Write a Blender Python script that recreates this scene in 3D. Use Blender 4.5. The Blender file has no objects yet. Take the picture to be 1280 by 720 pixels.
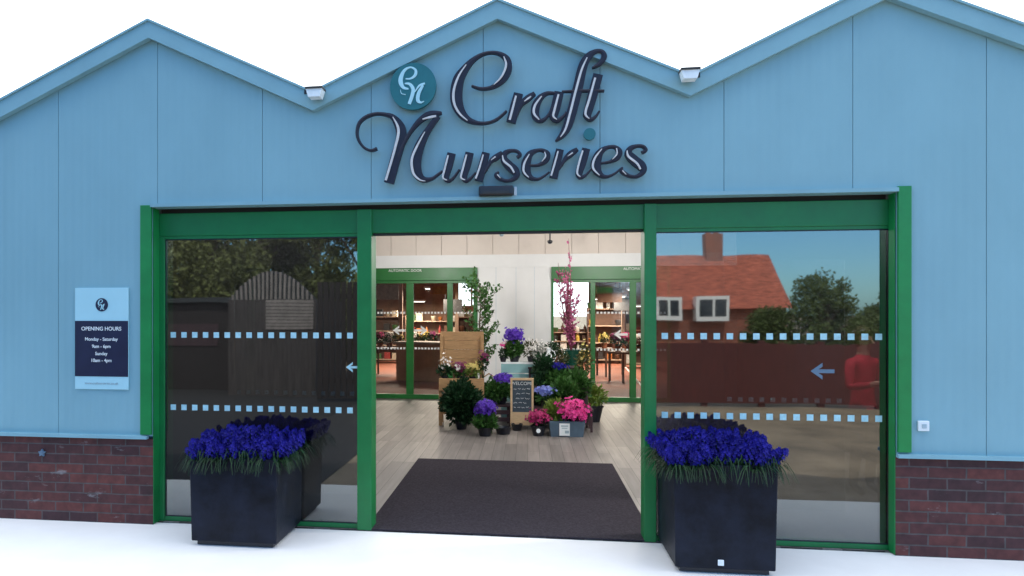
import bpy, bmesh, math, random
from mathutils import Vector, Matrix, noise
random.seed(7)
R = math.radians
sc = bpy.context.scene
COL = sc.collection

# ------------------------------------------------------------------ camera geometry
PX, HY, F, D, H = 538.0, 392.0, 900.0, 5.12, 1.57
YAW = math.atan(121.7 / 900.0)
SA, CA = math.sin(YAW), math.cos(YAW)

def P(x, y, Y=0.0):
    """point of the vertical plane at distance Y behind the facade, for a spot measured on the photo"""
    t = (x - PX) / F
    rx, ry = -SA + t * CA, CA + t * SA
    s = (D + Y) / ry
    return Vector((rx * s, Y, H + s * (HY - y) / F))

def G(x, y):
    """point of the ground for a spot measured on the photo"""
    t = (x - PX) / F
    s = F * H / (y - HY)
    return Vector(((-SA + t * CA) * s, (CA + t * SA) * s - D, 0.0))

def XF(x, Y=0.0): return P(x, 392, Y).x

cam = bpy.data.cameras.new('camera'); camo = bpy.data.objects.new('camera', cam); COL.objects.link(camo)
camo.location = (0, -D, H); camo.rotation_euler = (R(90), 0, YAW)
cam.sensor_width = 36.0; cam.lens = F / 1280 * 36.0
cam.shift_x = (640 - PX) / 1280; cam.shift_y = (HY - 360) / 1280
cam.clip_start = 0.05; cam.clip_end = 2000
sc.camera = camo

# ------------------------------------------------------------------ materials
def nodes(m):
    m.use_nodes = True
    nt = m.node_tree
    return nt, nt.nodes, nt.links

def mat(name, col, rough=0.6, var=0.12, scale=6.0, metal=0.0, bump=0.0, bscale=40.0, spec=0.5, stretch=None, coat=0.0, transl=0.0):
    m = bpy.data.materials.new(name); nt, N, L = nodes(m)
    b = N['Principled BSDF']
    tc = N.new('ShaderNodeTexCoord'); src = tc.outputs['Object']
    if stretch:
        mp = N.new('ShaderNodeMapping'); mp.inputs['Scale'].default_value = stretch
        L.new(src, mp.inputs['Vector']); src = mp.outputs['Vector']
    nz = N.new('ShaderNodeTexNoise'); nz.inputs['Scale'].default_value = scale; nz.inputs['Detail'].default_value = 6
    nz.inputs['Roughness'].default_value = 0.65
    L.new(src, nz.inputs['Vector'])
    r = N.new('ShaderNodeValToRGB')
    r.color_ramp.elements[0].position = 0.3; r.color_ramp.elements[1].position = 0.7
    lo = [max(0, c * (1 - var)) for c in col]; hi = [min(1, c * (1 + var)) for c in col]
    r.color_ramp.elements[0].color = (*lo, 1); r.color_ramp.elements[1].color = (*hi, 1)
    L.new(nz.outputs['Fac'], r.inputs['Fac']); L.new(r.outputs['Color'], b.inputs['Base Color'])
    rr = N.new('ShaderNodeMapRange'); rr.inputs['To Min'].default_value = max(0.02, rough - 0.08); rr.inputs['To Max'].default_value = min(1, rough + 0.08)
    L.new(nz.outputs['Fac'], rr.inputs['Value']); L.new(rr.outputs['Result'], b.inputs['Roughness'])
    b.inputs['Metallic'].default_value = metal
    b.inputs['Specular IOR Level'].default_value = spec
    if coat: b.inputs['Coat Weight'].default_value = coat
    if bump:
        n2 = N.new('ShaderNodeTexNoise'); n2.inputs['Scale'].default_value = bscale; n2.inputs['Detail'].default_value = 4
        L.new(src, n2.inputs['Vector'])
        bp = N.new('ShaderNodeBump'); bp.inputs['Strength'].default_value = bump; bp.inputs['Distance'].default_value = 0.01
        L.new(n2.outputs['Fac'], bp.inputs['Height']); L.new(bp.outputs['Normal'], b.inputs['Normal'])
    if transl:
        tr = N.new('ShaderNodeBsdfTranslucent'); L.new(r.outputs['Color'], tr.inputs['Color'])
        mx = N.new('ShaderNodeMixShader'); mx.inputs[0].default_value = transl
        L.new(b.outputs[0], mx.inputs[1]); L.new(tr.outputs[0], mx.inputs[2])
        L.new(mx.outputs[0], N['Material Output'].inputs['Surface'])
    return m

def emit(name, col, st):
    m = bpy.data.materials.new(name); nt, N, L = nodes(m); N.remove(N['Principled BSDF'])
    e = N.new('ShaderNodeEmission'); e.inputs['Color'].default_value = (*col, 1); e.inputs['Strength'].default_value = st
    L.new(e.outputs[0], N['Material Output'].inputs['Surface']); return m

def glass(name, tint, refl, wav=0.02):
    m = bpy.data.materials.new(name); nt, N, L = nodes(m); N.remove(N['Principled BSDF'])
    t = N.new('ShaderNodeBsdfTransparent'); t.inputs['Color'].default_value = (*tint, 1)
    g = N.new('ShaderNodeBsdfGlossy'); g.inputs['Roughness'].default_value = 0.02; g.inputs['Color'].default_value = (0.95, 1.0, 1.0, 1)
    fr = N.new('ShaderNodeFresnel'); fr.inputs['IOR'].default_value = 1.5
    ad = N.new('ShaderNodeMath'); ad.operation = 'ADD'; ad.use_clamp = True; ad.inputs[1].default_value = refl
    L.new(fr.outputs[0], ad.inputs[0])
    tc = N.new('ShaderNodeTexCoord'); nz = N.new('ShaderNodeTexNoise'); nz.inputs['Scale'].default_value = 1.6; nz.inputs['Detail'].default_value = 1
    L.new(tc.outputs['Object'], nz.inputs['Vector'])
    bp = N.new('ShaderNodeBump'); bp.inputs['Strength'].default_value = wav; bp.inputs['Distance'].default_value = 0.05
    L.new(nz.outputs['Fac'], bp.inputs['Height']); L.new(bp.outputs['Normal'], g.inputs['Normal'])
    mx = N.new('ShaderNodeMixShader'); L.new(ad.outputs[0], mx.inputs[0]); L.new(t.outputs[0], mx.inputs[1]); L.new(g.outputs[0], mx.inputs[2])
    L.new(mx.outputs[0], N['Material Output'].inputs['Surface']); return m

def brick_mat(name, c1, c2, mortar, stain=0.0):
    m = bpy.data.materials.new(name); nt, N, L = nodes(m); b = N['Principled BSDF']
    tc = N.new('ShaderNodeTexCoord'); sp = N.new('ShaderNodeSeparateXYZ'); cb = N.new('ShaderNodeCombineXYZ')
    L.new(tc.outputs['Object'], sp.inputs[0])
    ax = N.new('ShaderNodeMath'); ax.operation = 'ADD'
    L.new(sp.outputs['X'], ax.inputs[0]); L.new(sp.outputs['Y'], ax.inputs[1])
    L.new(ax.outputs[0], cb.inputs['X']); L.new(sp.outputs['Z'], cb.inputs['Y'])
    br = N.new('ShaderNodeTexBrick'); br.inputs['Scale'].default_value = 1.0
    br.inputs['Brick Width'].default_value = 0.225; br.inputs['Row Height'].default_value = 0.0722
    br.inputs['Mortar Size'].default_value = 0.0055; br.inputs['Mortar Smooth'].default_value = 0.3; br.inputs['Bias'].default_value = 0.0
    br.inputs['Color1'].default_value = (*c1, 1); br.inputs['Color2'].default_value = (*c2, 1); br.inputs['Mortar'].default_value = (*mortar, 1)
    wn = N.new('ShaderNodeTexNoise'); wn.inputs['Scale'].default_value = 9; L.new(tc.outputs['Object'], wn.inputs['Vector'])
    wm = N.new('ShaderNodeMix'); wm.data_type = 'VECTOR'; wm.inputs['Factor'].default_value = 0.008
    L.new(cb.outputs[0], wm.inputs['A']); L.new(wn.outputs['Color'], wm.inputs['B'])
    L.new(wm.outputs['Result'], br.inputs['Vector'])
    n = N.new('ShaderNodeTexNoise'); n.inputs['Scale'].default_value = 18; n.inputs['Detail'].default_value = 8
    L.new(tc.outputs['Object'], n.inputs['Vector'])
    mr = N.new('ShaderNodeMapRange'); mr.inputs['To Min'].default_value = 0.4; mr.inputs['To Max'].default_value = 1.6
    L.new(n.outputs['Fac'], mr.inputs['Value'])
    mul = N.new('ShaderNodeMix'); mul.data_type = 'RGBA'; mul.blend_type = 'MULTIPLY'; mul.inputs['Factor'].default_value = 1
    L.new(br.outputs['Color'], mul.inputs['A']); L.new(mr.outputs['Result'], mul.inputs['B'])
    out = mul.outputs['Result']
    if stain:
        n3 = N.new('ShaderNodeTexNoise'); n3.inputs['Scale'].default_value = 3.2; n3.inputs['Detail'].default_value = 7; n3.inputs['Roughness'].default_value = 0.7
        mp = N.new('ShaderNodeMapping'); mp.inputs['Scale'].default_value = (1, 1, 2.2); mp.inputs['Location'].default_value = (3.1, 1, 0.4)
        L.new(tc.outputs['Object'], mp.inputs['Vector']); L.new(mp.outputs[0], n3.inputs['Vector'])
        r3 = N.new('ShaderNodeMapRange'); r3.inputs['From Min'].default_value = 0.60; r3.inputs['From Max'].default_value = 0.74; r3.inputs['To Max'].default_value = stain
        L.new(n3.outputs['Fac'], r3.inputs['Value'])
        ms = N.new('ShaderNodeMix'); ms.data_type = 'RGBA'; ms.inputs['B'].default_value = (0.34, 0.33, 0.33, 1)
        L.new(r3.outputs['Result'], ms.inputs['Factor']); L.new(out, ms.inputs['A']); out = ms.outputs['Result']
    L.new(out, b.inputs['Base Color']); b.inputs['Roughness'].default_value = 0.85
    bp = N.new('ShaderNodeBump'); bp.inputs['Strength'].default_value = 0.7; bp.inputs['Distance'].default_value = 0.008
    iv = N.new('ShaderNodeMath'); iv.operation = 'SUBTRACT'; iv.inputs[0].default_value = 1.0
    L.new(br.outputs['Fac'], iv.inputs[1])
    ad = N.new('ShaderNodeMath'); ad.operation = 'MULTIPLY_ADD'; ad.inputs[1].default_value = 0.35
    L.new(n.outputs['Fac'], ad.inputs[0]); L.new(iv.outputs[0], ad.inputs[2])
    L.new(ad.outputs[0], bp.inputs['Height']); L.new(bp.outputs['Normal'], b.inputs['Normal'])
    return m

def cladding_mat(name, col):
    m = mat(name, col, 0.5, 0.055, 1.6, bump=0.0, stretch=(1.2, 1.2, 0.6))
    nt, N, L = nodes(m); b = N['Principled BSDF']
    tc = N.new('ShaderNodeTexCoord'); w = N.new('ShaderNodeTexWave'); w.wave_type = 'BANDS'; w.bands_direction = 'X'; w.wave_profile = 'SIN'
    w.inputs['Scale'].default_value = 5.0   # fine ribs about 6 cm apart
    L.new(tc.outputs['Object'], w.inputs['Vector'])
    n = N.new('ShaderNodeTexNoise'); n.inputs['Scale'].default_value = 130; L.new(tc.outputs['Object'], n.inputs['Vector'])
    n5 = N.new('ShaderNodeTexNoise'); n5.inputs['Scale'].default_value = 1.1; n5.inputs['Detail'].default_value = 1; L.new(tc.outputs['Object'], n5.inputs['Vector'])
    ad = N.new('ShaderNodeMath'); ad.operation = 'MULTIPLY_ADD'; ad.inputs[1].default_value = 0.25
    L.new(n.outputs['Fac'], ad.inputs[0]); L.new(w.outputs['Fac'], ad.inputs[2])
    ae = N.new('ShaderNodeMath'); ae.operation = 'MULTIPLY_ADD'; ae.inputs[1].default_value = 6.0
    L.new(n5.outputs['Fac'], ae.inputs[0]); L.new(ad.outputs[0], ae.inputs[2])
    bp = N.new('ShaderNodeBump'); bp.inputs['Strength'].default_value = 0.35; bp.inputs['Distance'].default_value = 0.0022
    L.new(ae.outputs[0], bp.inputs['Height']); L.new(bp.outputs['Normal'], b.inputs['Normal'])
    return m

def plank_mat(name, c1, c2, gap, w=0.13, l=1.2, rough=0.45):
    m = bpy.data.materials.new(name); nt, N, L = nodes(m); b = N['Principled BSDF']
    tc = N.new('ShaderNodeTexCoord'); sp = N.new('ShaderNodeSeparateXYZ'); cb = N.new('ShaderNodeCombineXYZ')
    L.new(tc.outputs['Object'], sp.inputs[0]); L.new(sp.outputs['Y'], cb.inputs['X']); L.new(sp.outputs['X'], cb.inputs['Y'])
    br = N.new('ShaderNodeTexBrick'); br.inputs['Scale'].default_value = 1; br.inputs['Brick Width'].default_value = l; br.inputs['Row Height'].default_value = w
    br.inputs['Mortar Size'].default_value = 0.0025; br.inputs['Color1'].default_value = (*c1, 1); br.inputs['Color2'].default_value = (*c2, 1); br.inputs['Mortar'].default_value = (*gap, 1)
    br.offset = 0.37; br.offset_frequency = 3
    L.new(cb.outputs[0], br.inputs['Vector'])
    mp = N.new('ShaderNodeMapping'); mp.inputs['Scale'].default_value = (26, 1.6, 1); L.new(tc.outputs['Object'], mp.inputs['Vector'])
    n = N.new('ShaderNodeTexNoise'); n.inputs['Scale'].default_value = 1.0; n.inputs['Detail'].default_value = 8; L.new(mp.outputs[0], n.inputs['Vector'])
    mr = N.new('ShaderNodeMapRange'); mr.inputs['To Min'].default_value = 0.55; mr.inputs['To Max'].default_value = 1.45; L.new(n.outputs['Fac'], mr.inputs['Value'])
    mul = N.new('ShaderNodeMix'); mul.data_type = 'RGBA'; mul.blend_type = 'MULTIPLY'; mul.inputs['Factor'].default_value = 1
    L.new(br.outputs['Color'], mul.inputs['A']); L.new(mr.outputs['Result'], mul.inputs['B']); L.new(mul.outputs['Result'], b.inputs['Base Color'])
    b.inputs['Roughness'].default_value = rough; b.inputs['Specular IOR Level'].default_value = 0.3
    return m

M = {}
M['clad'] = cladding_mat('blue grey ribbed cladding', (0.215, 0.405, 0.47))
M['fascia'] = mat('blue grey bargeboard', (0.215, 0.405, 0.47), 0.5, 0.07, 3, stretch=(1, 1, 1), bump=0.05)
M['flash'] = mat('pale flashing', (0.55, 0.63, 0.68), 0.45, 0.1, 8)
M['seam'] = mat('seam backing', (0.12, 0.18, 0.23), 0.8)
M['dark'] = mat('dark backing', (0.03, 0.035, 0.04), 0.8)
M['green'] = mat('green frame paint', (0.004, 0.165, 0.042), 0.4, 0.14, 5, bump=0.04, bscale=90)
M['green2'] = mat('green trim paint', (0.006, 0.21, 0.05), 0.42, 0.14, 5, bump=0.04, bscale=90)
M['green_in'] = mat('green inner door paint', (0.012, 0.14, 0.025), 0.4, 0.1, 5)
M['brick'] = brick_mat('red brick', (0.125, 0.034, 0.028), (0.048, 0.019, 0.021), (0.085, 0.068, 0.066), 0.8)
M['glass'] = glass('tinted shopfront glass', (0.34, 0.36, 0.38), 0.125)
M['glass_clear'] = glass('clear door glass', (0.93, 0.95, 0.95), 0.0, 0.0)
M['dots'] = mat('frosted vinyl', (0.42, 0.68, 0.74), 0.7, 0.15, 30)
M['dots_w'] = mat('white vinyl', (0.8, 0.8, 0.78), 0.6)
M['wood_floor'] = plank_mat('grey wood floor', (0.235, 0.21, 0.195), (0.15, 0.135, 0.128), (0.06, 0.055, 0.05))
M['mat'] = mat('ribbed carpet mat', (0.042, 0.036, 0.045), 0.95, 0.45, 55, bump=0.8, bscale=260, spec=0.1)
M['white_wall'] = mat('white lobby wall', (0.78, 0.78, 0.77), 0.55, 0.03, 3)
M['cream_wall'] = mat('cream lobby panel', (0.70, 0.62, 0.55), 0.6, 0.04, 3)
M['char_wall'] = mat('charcoal lobby wall', (0.03, 0.027, 0.03), 0.7, 0.3, 2)
M['ceil'] = mat('lobby ceiling', (0.7, 0.69, 0.66), 0.8, 0.04, 3)
M['navy'] = mat('navy sign face', (0.014, 0.017, 0.034), 0.5, 0.2, 20, spec=0.3)
M['silver'] = mat('silver sign edge', (0.58, 0.57, 0.56), 0.4, 0.1, 30)
M['teal'] = mat('teal sign disc', (0.014, 0.135, 0.155), 0.4, 0.12, 10)
M['signwhite'] = mat('white sign board', (0.80, 0.84, 0.85), 0.4, 0.03, 4)
M['board'] = mat('pale blue sign board', (0.40, 0.68, 0.76), 0.4, 0.03, 4)
M['signnavy'] = mat('navy sign panel', (0.010, 0.012, 0.045), 0.4, 0.2, 6)
M['lettergrey'] = mat('grey sign lettering', (0.35, 0.45, 0.5), 0.5)
M['black'] = mat('black plastic', (0.012, 0.013, 0.02), 0.35, 0.3, 10)
M['planter'] = mat('dark slate planter', (0.007, 0.009, 0.017), 0.5, 0.75, 5, bump=0.12, bscale=26, spec=0.22)
M['lampwhite'] = mat('white lamp housing', (0.8, 0.85, 0.86), 0.3)
M['apron'] = mat('white concrete forecourt', (0.82, 0.80, 0.78), 0.85, 0.03, 3, bump=0.05)
M['ground'] = mat('tan paving', (0.205, 0.155, 0.105), 0.9, 0.4, 1.2, bump=0.1)
M['pine'] = mat('pine wood', (0.37, 0.215, 0.095), 0.55, 0.22, 4, stretch=(3, 3, 20), bump=0.08)
M['pine_pale'] = mat('pale pine', (0.55, 0.38, 0.22), 0.55, 0.15, 5, stretch=(3, 3, 14))
M['maroon'] = mat('dark stained slats', (0.045, 0.022, 0.028), 0.6, 0.3, 6)
M['teal_crate'] = mat('pale teal painted crate', (0.25, 0.45, 0.46), 0.6, 0.12, 5)
M['slate'] = mat('chalkboard slate', (0.035, 0.055, 0.075), 0.8, 0.35, 9)
M['chalk'] = mat('chalk', (0.6, 0.62, 0.62), 0.9)
M['terracotta'] = mat('terracotta', (0.24, 0.085, 0.045), 0.8, 0.2, 8)
M['trough'] = mat('blue grey trough', (0.075, 0.12, 0.17), 0.5, 0.15, 8)
M['greenpot'] = mat('glazed green pot', (0.01, 0.07, 0.045), 0.25, 0.25, 8)
M['soil'] = mat('soil', (0.02, 0.013, 0.009), 0.95, 0.4, 30, bump=0.5)
M['bark'] = mat('bark', (0.13, 0.095, 0.07), 0.85, 0.3, 12, stretch=(4, 4, 1), bump=0.3)
M['redbark'] = mat('red bark', (0.17, 0.035, 0.06), 0.7, 0.25, 12)
def leafm(name, c, var=0.5, tr=0.25): return mat(name, c, 0.5, var, 9, transl=tr, spec=0.3)
M['leaf_mid'] = leafm('mid green leaf', (0.05, 0.135, 0.03))
M['leaf_dark'] = leafm('dark green leaf', (0.012, 0.045, 0.016))
M['leaf_lime'] = leafm('lime green leaf', (0.17, 0.25, 0.045))
M['leaf_olive'] = leafm('olive leaf', (0.075, 0.085, 0.03))
M['leaf_strap'] = leafm('strap leaf', (0.008, 0.034, 0.010), 0.6, 0.15)
M['leaf_white'] = leafm('silver leaf', (0.4, 0.42, 0.38), 0.3)
M['tree_leaf'] = leafm('tree leaf', (0.15, 0.17, 0.055))
M['hedge_leaf'] = leafm('hedge leaf', (0.10, 0.135, 0.04))
M['fl_blue'] = mat('deep blue petals', (0.014, 0.011, 0.215), 0.6, 0.6, 14, transl=0.2, spec=0.2)
M['fl_purple'] = mat('violet petals', (0.085, 0.02, 0.40), 0.6, 0.35, 14, transl=0.2)
M['fl_pink'] = mat('pink petals', (0.75, 0.05, 0.30), 0.6, 0.3, 14, transl=0.2)
M['fl_magenta'] = mat('magenta petals', (0.42, 0.015, 0.13), 0.6, 0.3, 14, transl=0.2)
M['fl_white'] = mat('white petals', (0.82, 0.78, 0.74), 0.6, 0.1, 14, transl=0.2)
M['fl_lav'] = mat('lavender petals', (0.22, 0.27, 0.68), 0.6, 0.25, 14, transl=0.2)
M['fl_yellow'] = mat('cream yellow petals', (0.62, 0.50, 0.16), 0.6, 0.2, 14, transl=0.2)
M['fl_plum'] = mat('plum petals', (0.16, 0.012, 0.075), 0.6, 0.35, 14, transl=0.2)
M['store_floor'] = mat('terracotta store floor', (0.24, 0.072, 0.038), 0.7, 0.15, 3)
M['timber'] = mat('timber boards', (0.26, 0.135, 0.08), 0.6, 0.3, 3, stretch=(1, 8, 1))
M['beam'] = mat('pale beams', (0.42, 0.30, 0.22), 0.6, 0.2, 4)
M['store_wall'] = mat('store wall', (0.32, 0.18, 0.115), 0.7, 0.3, 3)
M['counter'] = mat('counter wood', (0.42, 0.22, 0.13), 0.45, 0.15, 4)
M['shelf'] = mat('brown shelving', (0.10, 0.048, 0.030), 0.6, 0.3, 5)
M['skin'] = mat('skin', (0.45, 0.25, 0.17), 0.5, 0.08, 20)
M['hair'] = mat('brown hair', (0.05, 0.025, 0.014), 0.5, 0.4, 40)
M['red'] = mat('red jumper', (0.62, 0.012, 0.04), 0.75, 0.15, 12, bump=0.2)
M['jeans'] = mat('dark trousers', (0.018, 0.02, 0.035), 0.8, 0.3, 20)
M['tile'] = mat('red roof tiles', (0.33, 0.085, 0.05), 0.8, 0.6, 2.2, stretch=(1, 1, 6), bump=0.4, bscale=8)
M['housebrick'] = brick_mat('house brick', (0.30, 0.085, 0.05), (0.2, 0.06, 0.04), (0.3, 0.26, 0.22))
M['upvc'] = mat('white window frame', (0.8, 0.8, 0.8), 0.4, 0.03)
M['winglass'] = mat('dark house window', (0.03, 0.04, 0.05), 0.08, 0.2)
M['fence'] = mat('red brown fence', (0.085, 0.018, 0.016), 0.75, 0.3, 4, stretch=(9, 9, 0.6), bump=0.2)
M['shed'] = mat('dark shed boards', (0.020, 0.015, 0.016), 0.8, 0.35, 4, stretch=(8, 8, 0.6))
M['shedgrey'] = mat('weathered slats', (0.050, 0.042, 0.042), 0.8, 0.6, 3, stretch=(8, 8, .5), bump=.3)
M['slat'] = mat('pale slats', (0.24, 0.21, 0.20), 0.8, 0.25, 6)
M['bluegrey'] = mat('blue grey gate', (0.12, 0.19, 0.27), 0.6, 0.15, 5)
M['lamp'] = emit('lit lamp', (1.0, 0.93, 0.82), 3.0)
M['roof'] = mat('grey roof sheet', (0.25, 0.28, 0.3), 0.6, 0.15, 3)
PROD = [mat('product %s' % n, c, 0.5, 0.3, 14) for n, c in (('red', (0.30, 0.035, 0.03)), ('brown', (0.13, 0.06, 0.035)), ('cream', (0.55, 0.48, 0.36)), ('white', (0.7, 0.7, 0.68)), ('dark', (0.03, 0.028, 0.03)), ('orange', (0.45, 0.15, 0.04)), ('green', (0.06, 0.16, 0.05)), ('yellow', (0.55, 0.36, 0.06)))]

# ------------------------------------------------------------------ mesh builder
def worigin(o):
    v = Vector((0, 0, 0))
    while o is not None: v += o.location; o = o.parent
    return v

class MB:
    def __init__(s): s.v = []; s.f = []; s.m = []
    def add(s, vs, fs, mi=0):
        n = len(s.v); s.v += [tuple(v) for v in vs]; s.f += [tuple(i + n for i in f) for f in fs]; s.m += [mi] * len(fs)
    def box(s, x0, x1, y0, y1, z0, z1, mi=0):
        s.add([(x0, y0, z0), (x1, y0, z0), (x1, y1, z0), (x0, y1, z0), (x0, y0, z1), (x1, y0, z1), (x1, y1, z1), (x0, y1, z1)],
              [(0, 3, 2, 1), (4, 5, 6, 7), (0, 1, 5, 4), (1, 2, 6, 5), (2, 3, 7, 6), (3, 0, 4, 7)], mi)
    def bbox(s, x0, x1, y0, y1, z0, z1, b=0.004, mi=0):
        """box with chamfered edges"""
        bm = bmesh.new(); r = bmesh.ops.create_cube(bm, size=1)
        for v in bm.verts: v.co = Vector(((x0 + x1) / 2 + v.co.x * (x1 - x0), (y0 + y1) / 2 + v.co.y * (y1 - y0), (z0 + z1) / 2 + v.co.z * (z1 - z0)))
        bmesh.ops.bevel(bm, geom=bm.edges[:], offset=b, segments=2, affect='EDGES', profile=0.6)
        bm.verts.index_update()
        s.add([v.co for v in bm.verts], [[v.index for v in f.verts] for f in bm.faces], mi); bm.free()
    def prism(s, poly, y0, y1, mi=0):
        """polygon in X-Z (counter-clockwise seen from the front) between y0 (front) and y1"""
        n = len(poly)
        vs = [(x, y0, z) for x, z in poly] + [(x, y1, z) for x, z in poly]
        s.add(vs, [tuple(range(n)), tuple(range(2 * n - 1, n - 1, -1))] + [(i, i + n, (i + 1) % n + n, (i + 1) % n) for i in range(n)], mi)
    def tube(s, path, rad, n=8, mi=0, cap=True):
        path = [Vector(p) for p in path]
        if not hasattr(rad, '__len__'): rad = [rad] * len(path)
        vs = []; up0 = None
        for i, p in enumerate(path):
            d = (path[min(i + 1, len(path) - 1)] - path[max(i - 1, 0)]).normalized()
            a = up0 if up0 is not None else (Vector((1, 0, 0)) if abs(d.x) < 0.8 else Vector((0, 1, 0)))
            u = (a - d * a.dot(d)).normalized(); w = d.cross(u); up0 = u
            for k in range(n):
                t = 2 * math.pi * k / n; vs.append(p + (u * math.cos(t) + w * math.sin(t)) * rad[i])
        fs = []
        for i in range(len(path) - 1):
            for k in range(n): fs.append((i * n + k, i * n + (k + 1) % n, (i + 1) * n + (k + 1) % n, (i + 1) * n + k))
        if cap: fs.append(tuple(range(n - 1, -1, -1))); fs.append(tuple(range((len(path) - 1) * n, len(path) * n)))
        s.add(vs, fs, mi)
    def lathe(s, prof, n=20, c=(0, 0, 0), mi=0, close=True):
        vs = []; fs = []
        for r, z in prof:
            for k in range(n):
                t = 2 * math.pi * k / n; vs.append((c[0] + r * math.cos(t), c[1] + r * math.sin(t), c[2] + z))
        for i in range(len(prof) - 1):
            for k in range(n): fs.append((i * n + k, i * n + (k + 1) % n, (i + 1) * n + (k + 1) % n, (i + 1) * n + k))
        if close: fs.append(tuple(range(n - 1, -1, -1))); fs.append(tuple(range((len(prof) - 1) * n, len(prof) * n)))
        s.add(vs, fs, mi)
    def leaf(s, p, d, L, w, mi=0, curl=0.15):
        """folded, pointed leaf from p along d"""
        d = Vector(d).normalized(); p = Vector(p)
        a = Vector((random.uniform(-1, 1), random.uniform(-1, 1), random.uniform(-1, 1)))
        u = d.cross(a)
        if u.length < 1e-3: u = d.orthogonal()
        u.normalize(); nrm = u.cross(d)
        m1 = p + d * L * 0.45 + nrm * L * curl
        tip = p + d * L
        s.add([p, m1 + u * w * 0.5, tip, m1 - u * w * 0.5, m1 - nrm * L * curl * 0.7], [(0, 4, 1), (4, 2, 1), (0, 3, 4), (4, 3, 2)], mi)
    def star(s, p, d, r, mi=0, n=5):
        """little five-petal flower facing d"""
        d = Vector(d).normalized(); u = d.orthogonal().normalized(); w = d.cross(u); a0 = random.random() * 6
        vs = [Vector(p)]
        for k in range(2 * n):
            t = a0 + math.pi * k / n; rr = r if k % 2 == 0 else r * 0.55
            vs.append(Vector(p) + (u * math.cos(t) + w * math.sin(t)) * rr + d * (r * 0.35 if k % 2 == 0 else r * 0.15))
        s.add(vs, [(0, 1 + k, 1 + (k + 1) % (2 * n)) for k in range(2 * n)], mi)
    def build(s, name, mats, parent=None, smooth=False, local=False):
        me = bpy.data.meshes.new(name)
        o0 = Vector((0, 0, 0)) if (parent is None or local) else worigin(parent)
        me.from_pydata([tuple(Vector(v) - o0) for v in s.v], [], s.f)
        if not isinstance(mats, (list, tuple)): mats = [mats]
        for m in mats: me.materials.append(m)
        me.polygons.foreach_set('material_index', s.m)
        if smooth: me.polygons.foreach_set('use_smooth', [True] * len(s.f))
        me.update()
        o = bpy.data.objects.new(name, me); COL.objects.link(o)
        if parent is not None: o.parent = parent
        return o

def tag(o, label=None, cat=None, group=None, kind=None):
    if label: o['label'] = label
    if cat: o['category'] = cat
    if group: o['group'] = group
    if kind: o['kind'] = kind
    return o

def thing(name, label, cat, loc=(0, 0, 0), rz=0, group=None):
    o = bpy.data.objects.new(name, None); COL.objects.link(o); o.location = loc; o.rotation_euler = (0, 0, rz)
    o.empty_display_size = 0.1
    return tag(o, label, cat, group)

def copy_tree(o, parent=None):
    c = o.copy(); COL.objects.link(c); c.parent = parent
    for ch in list(o.children): copy_tree(ch, c)
    return c

def text(name, s, size, x, z, y, material, parent, align='CENTER', shear=0.0, bold=0.0):
    cu = bpy.data.curves.new(name, 'FONT'); cu.body = s; cu.size = size; cu.align_x = align; cu.align_y = 'CENTER'; cu.extrude = 0.0008; cu.shear = shear; cu.offset = bold
    tmp = bpy.data.objects.new(name, cu); COL.objects.link(tmp)
    bpy.context.view_layer.update()
    me = bpy.data.meshes.new_from_object(tmp.evaluated_get(bpy.context.evaluated_depsgraph_get()))
    bpy.data.objects.remove(tmp)
    me.materials.clear(); me.materials.append(material)
    o = bpy.data.objects.new(name, me); COL.objects.link(o); o.parent = parent
    o0 = worigin(parent)
    o.location = Vector((x, y, z)) - o0; o.rotation_euler = (R(90), 0, 0)
    return o

def rnd_dir(rs, up=0.0):
    while True:
        v = Vector((rs.uniform(-1, 1), rs.uniform(-1, 1), rs.uniform(-1 + up, 1)))
        if 0.05 < v.length < 1: return v.normalized()

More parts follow.
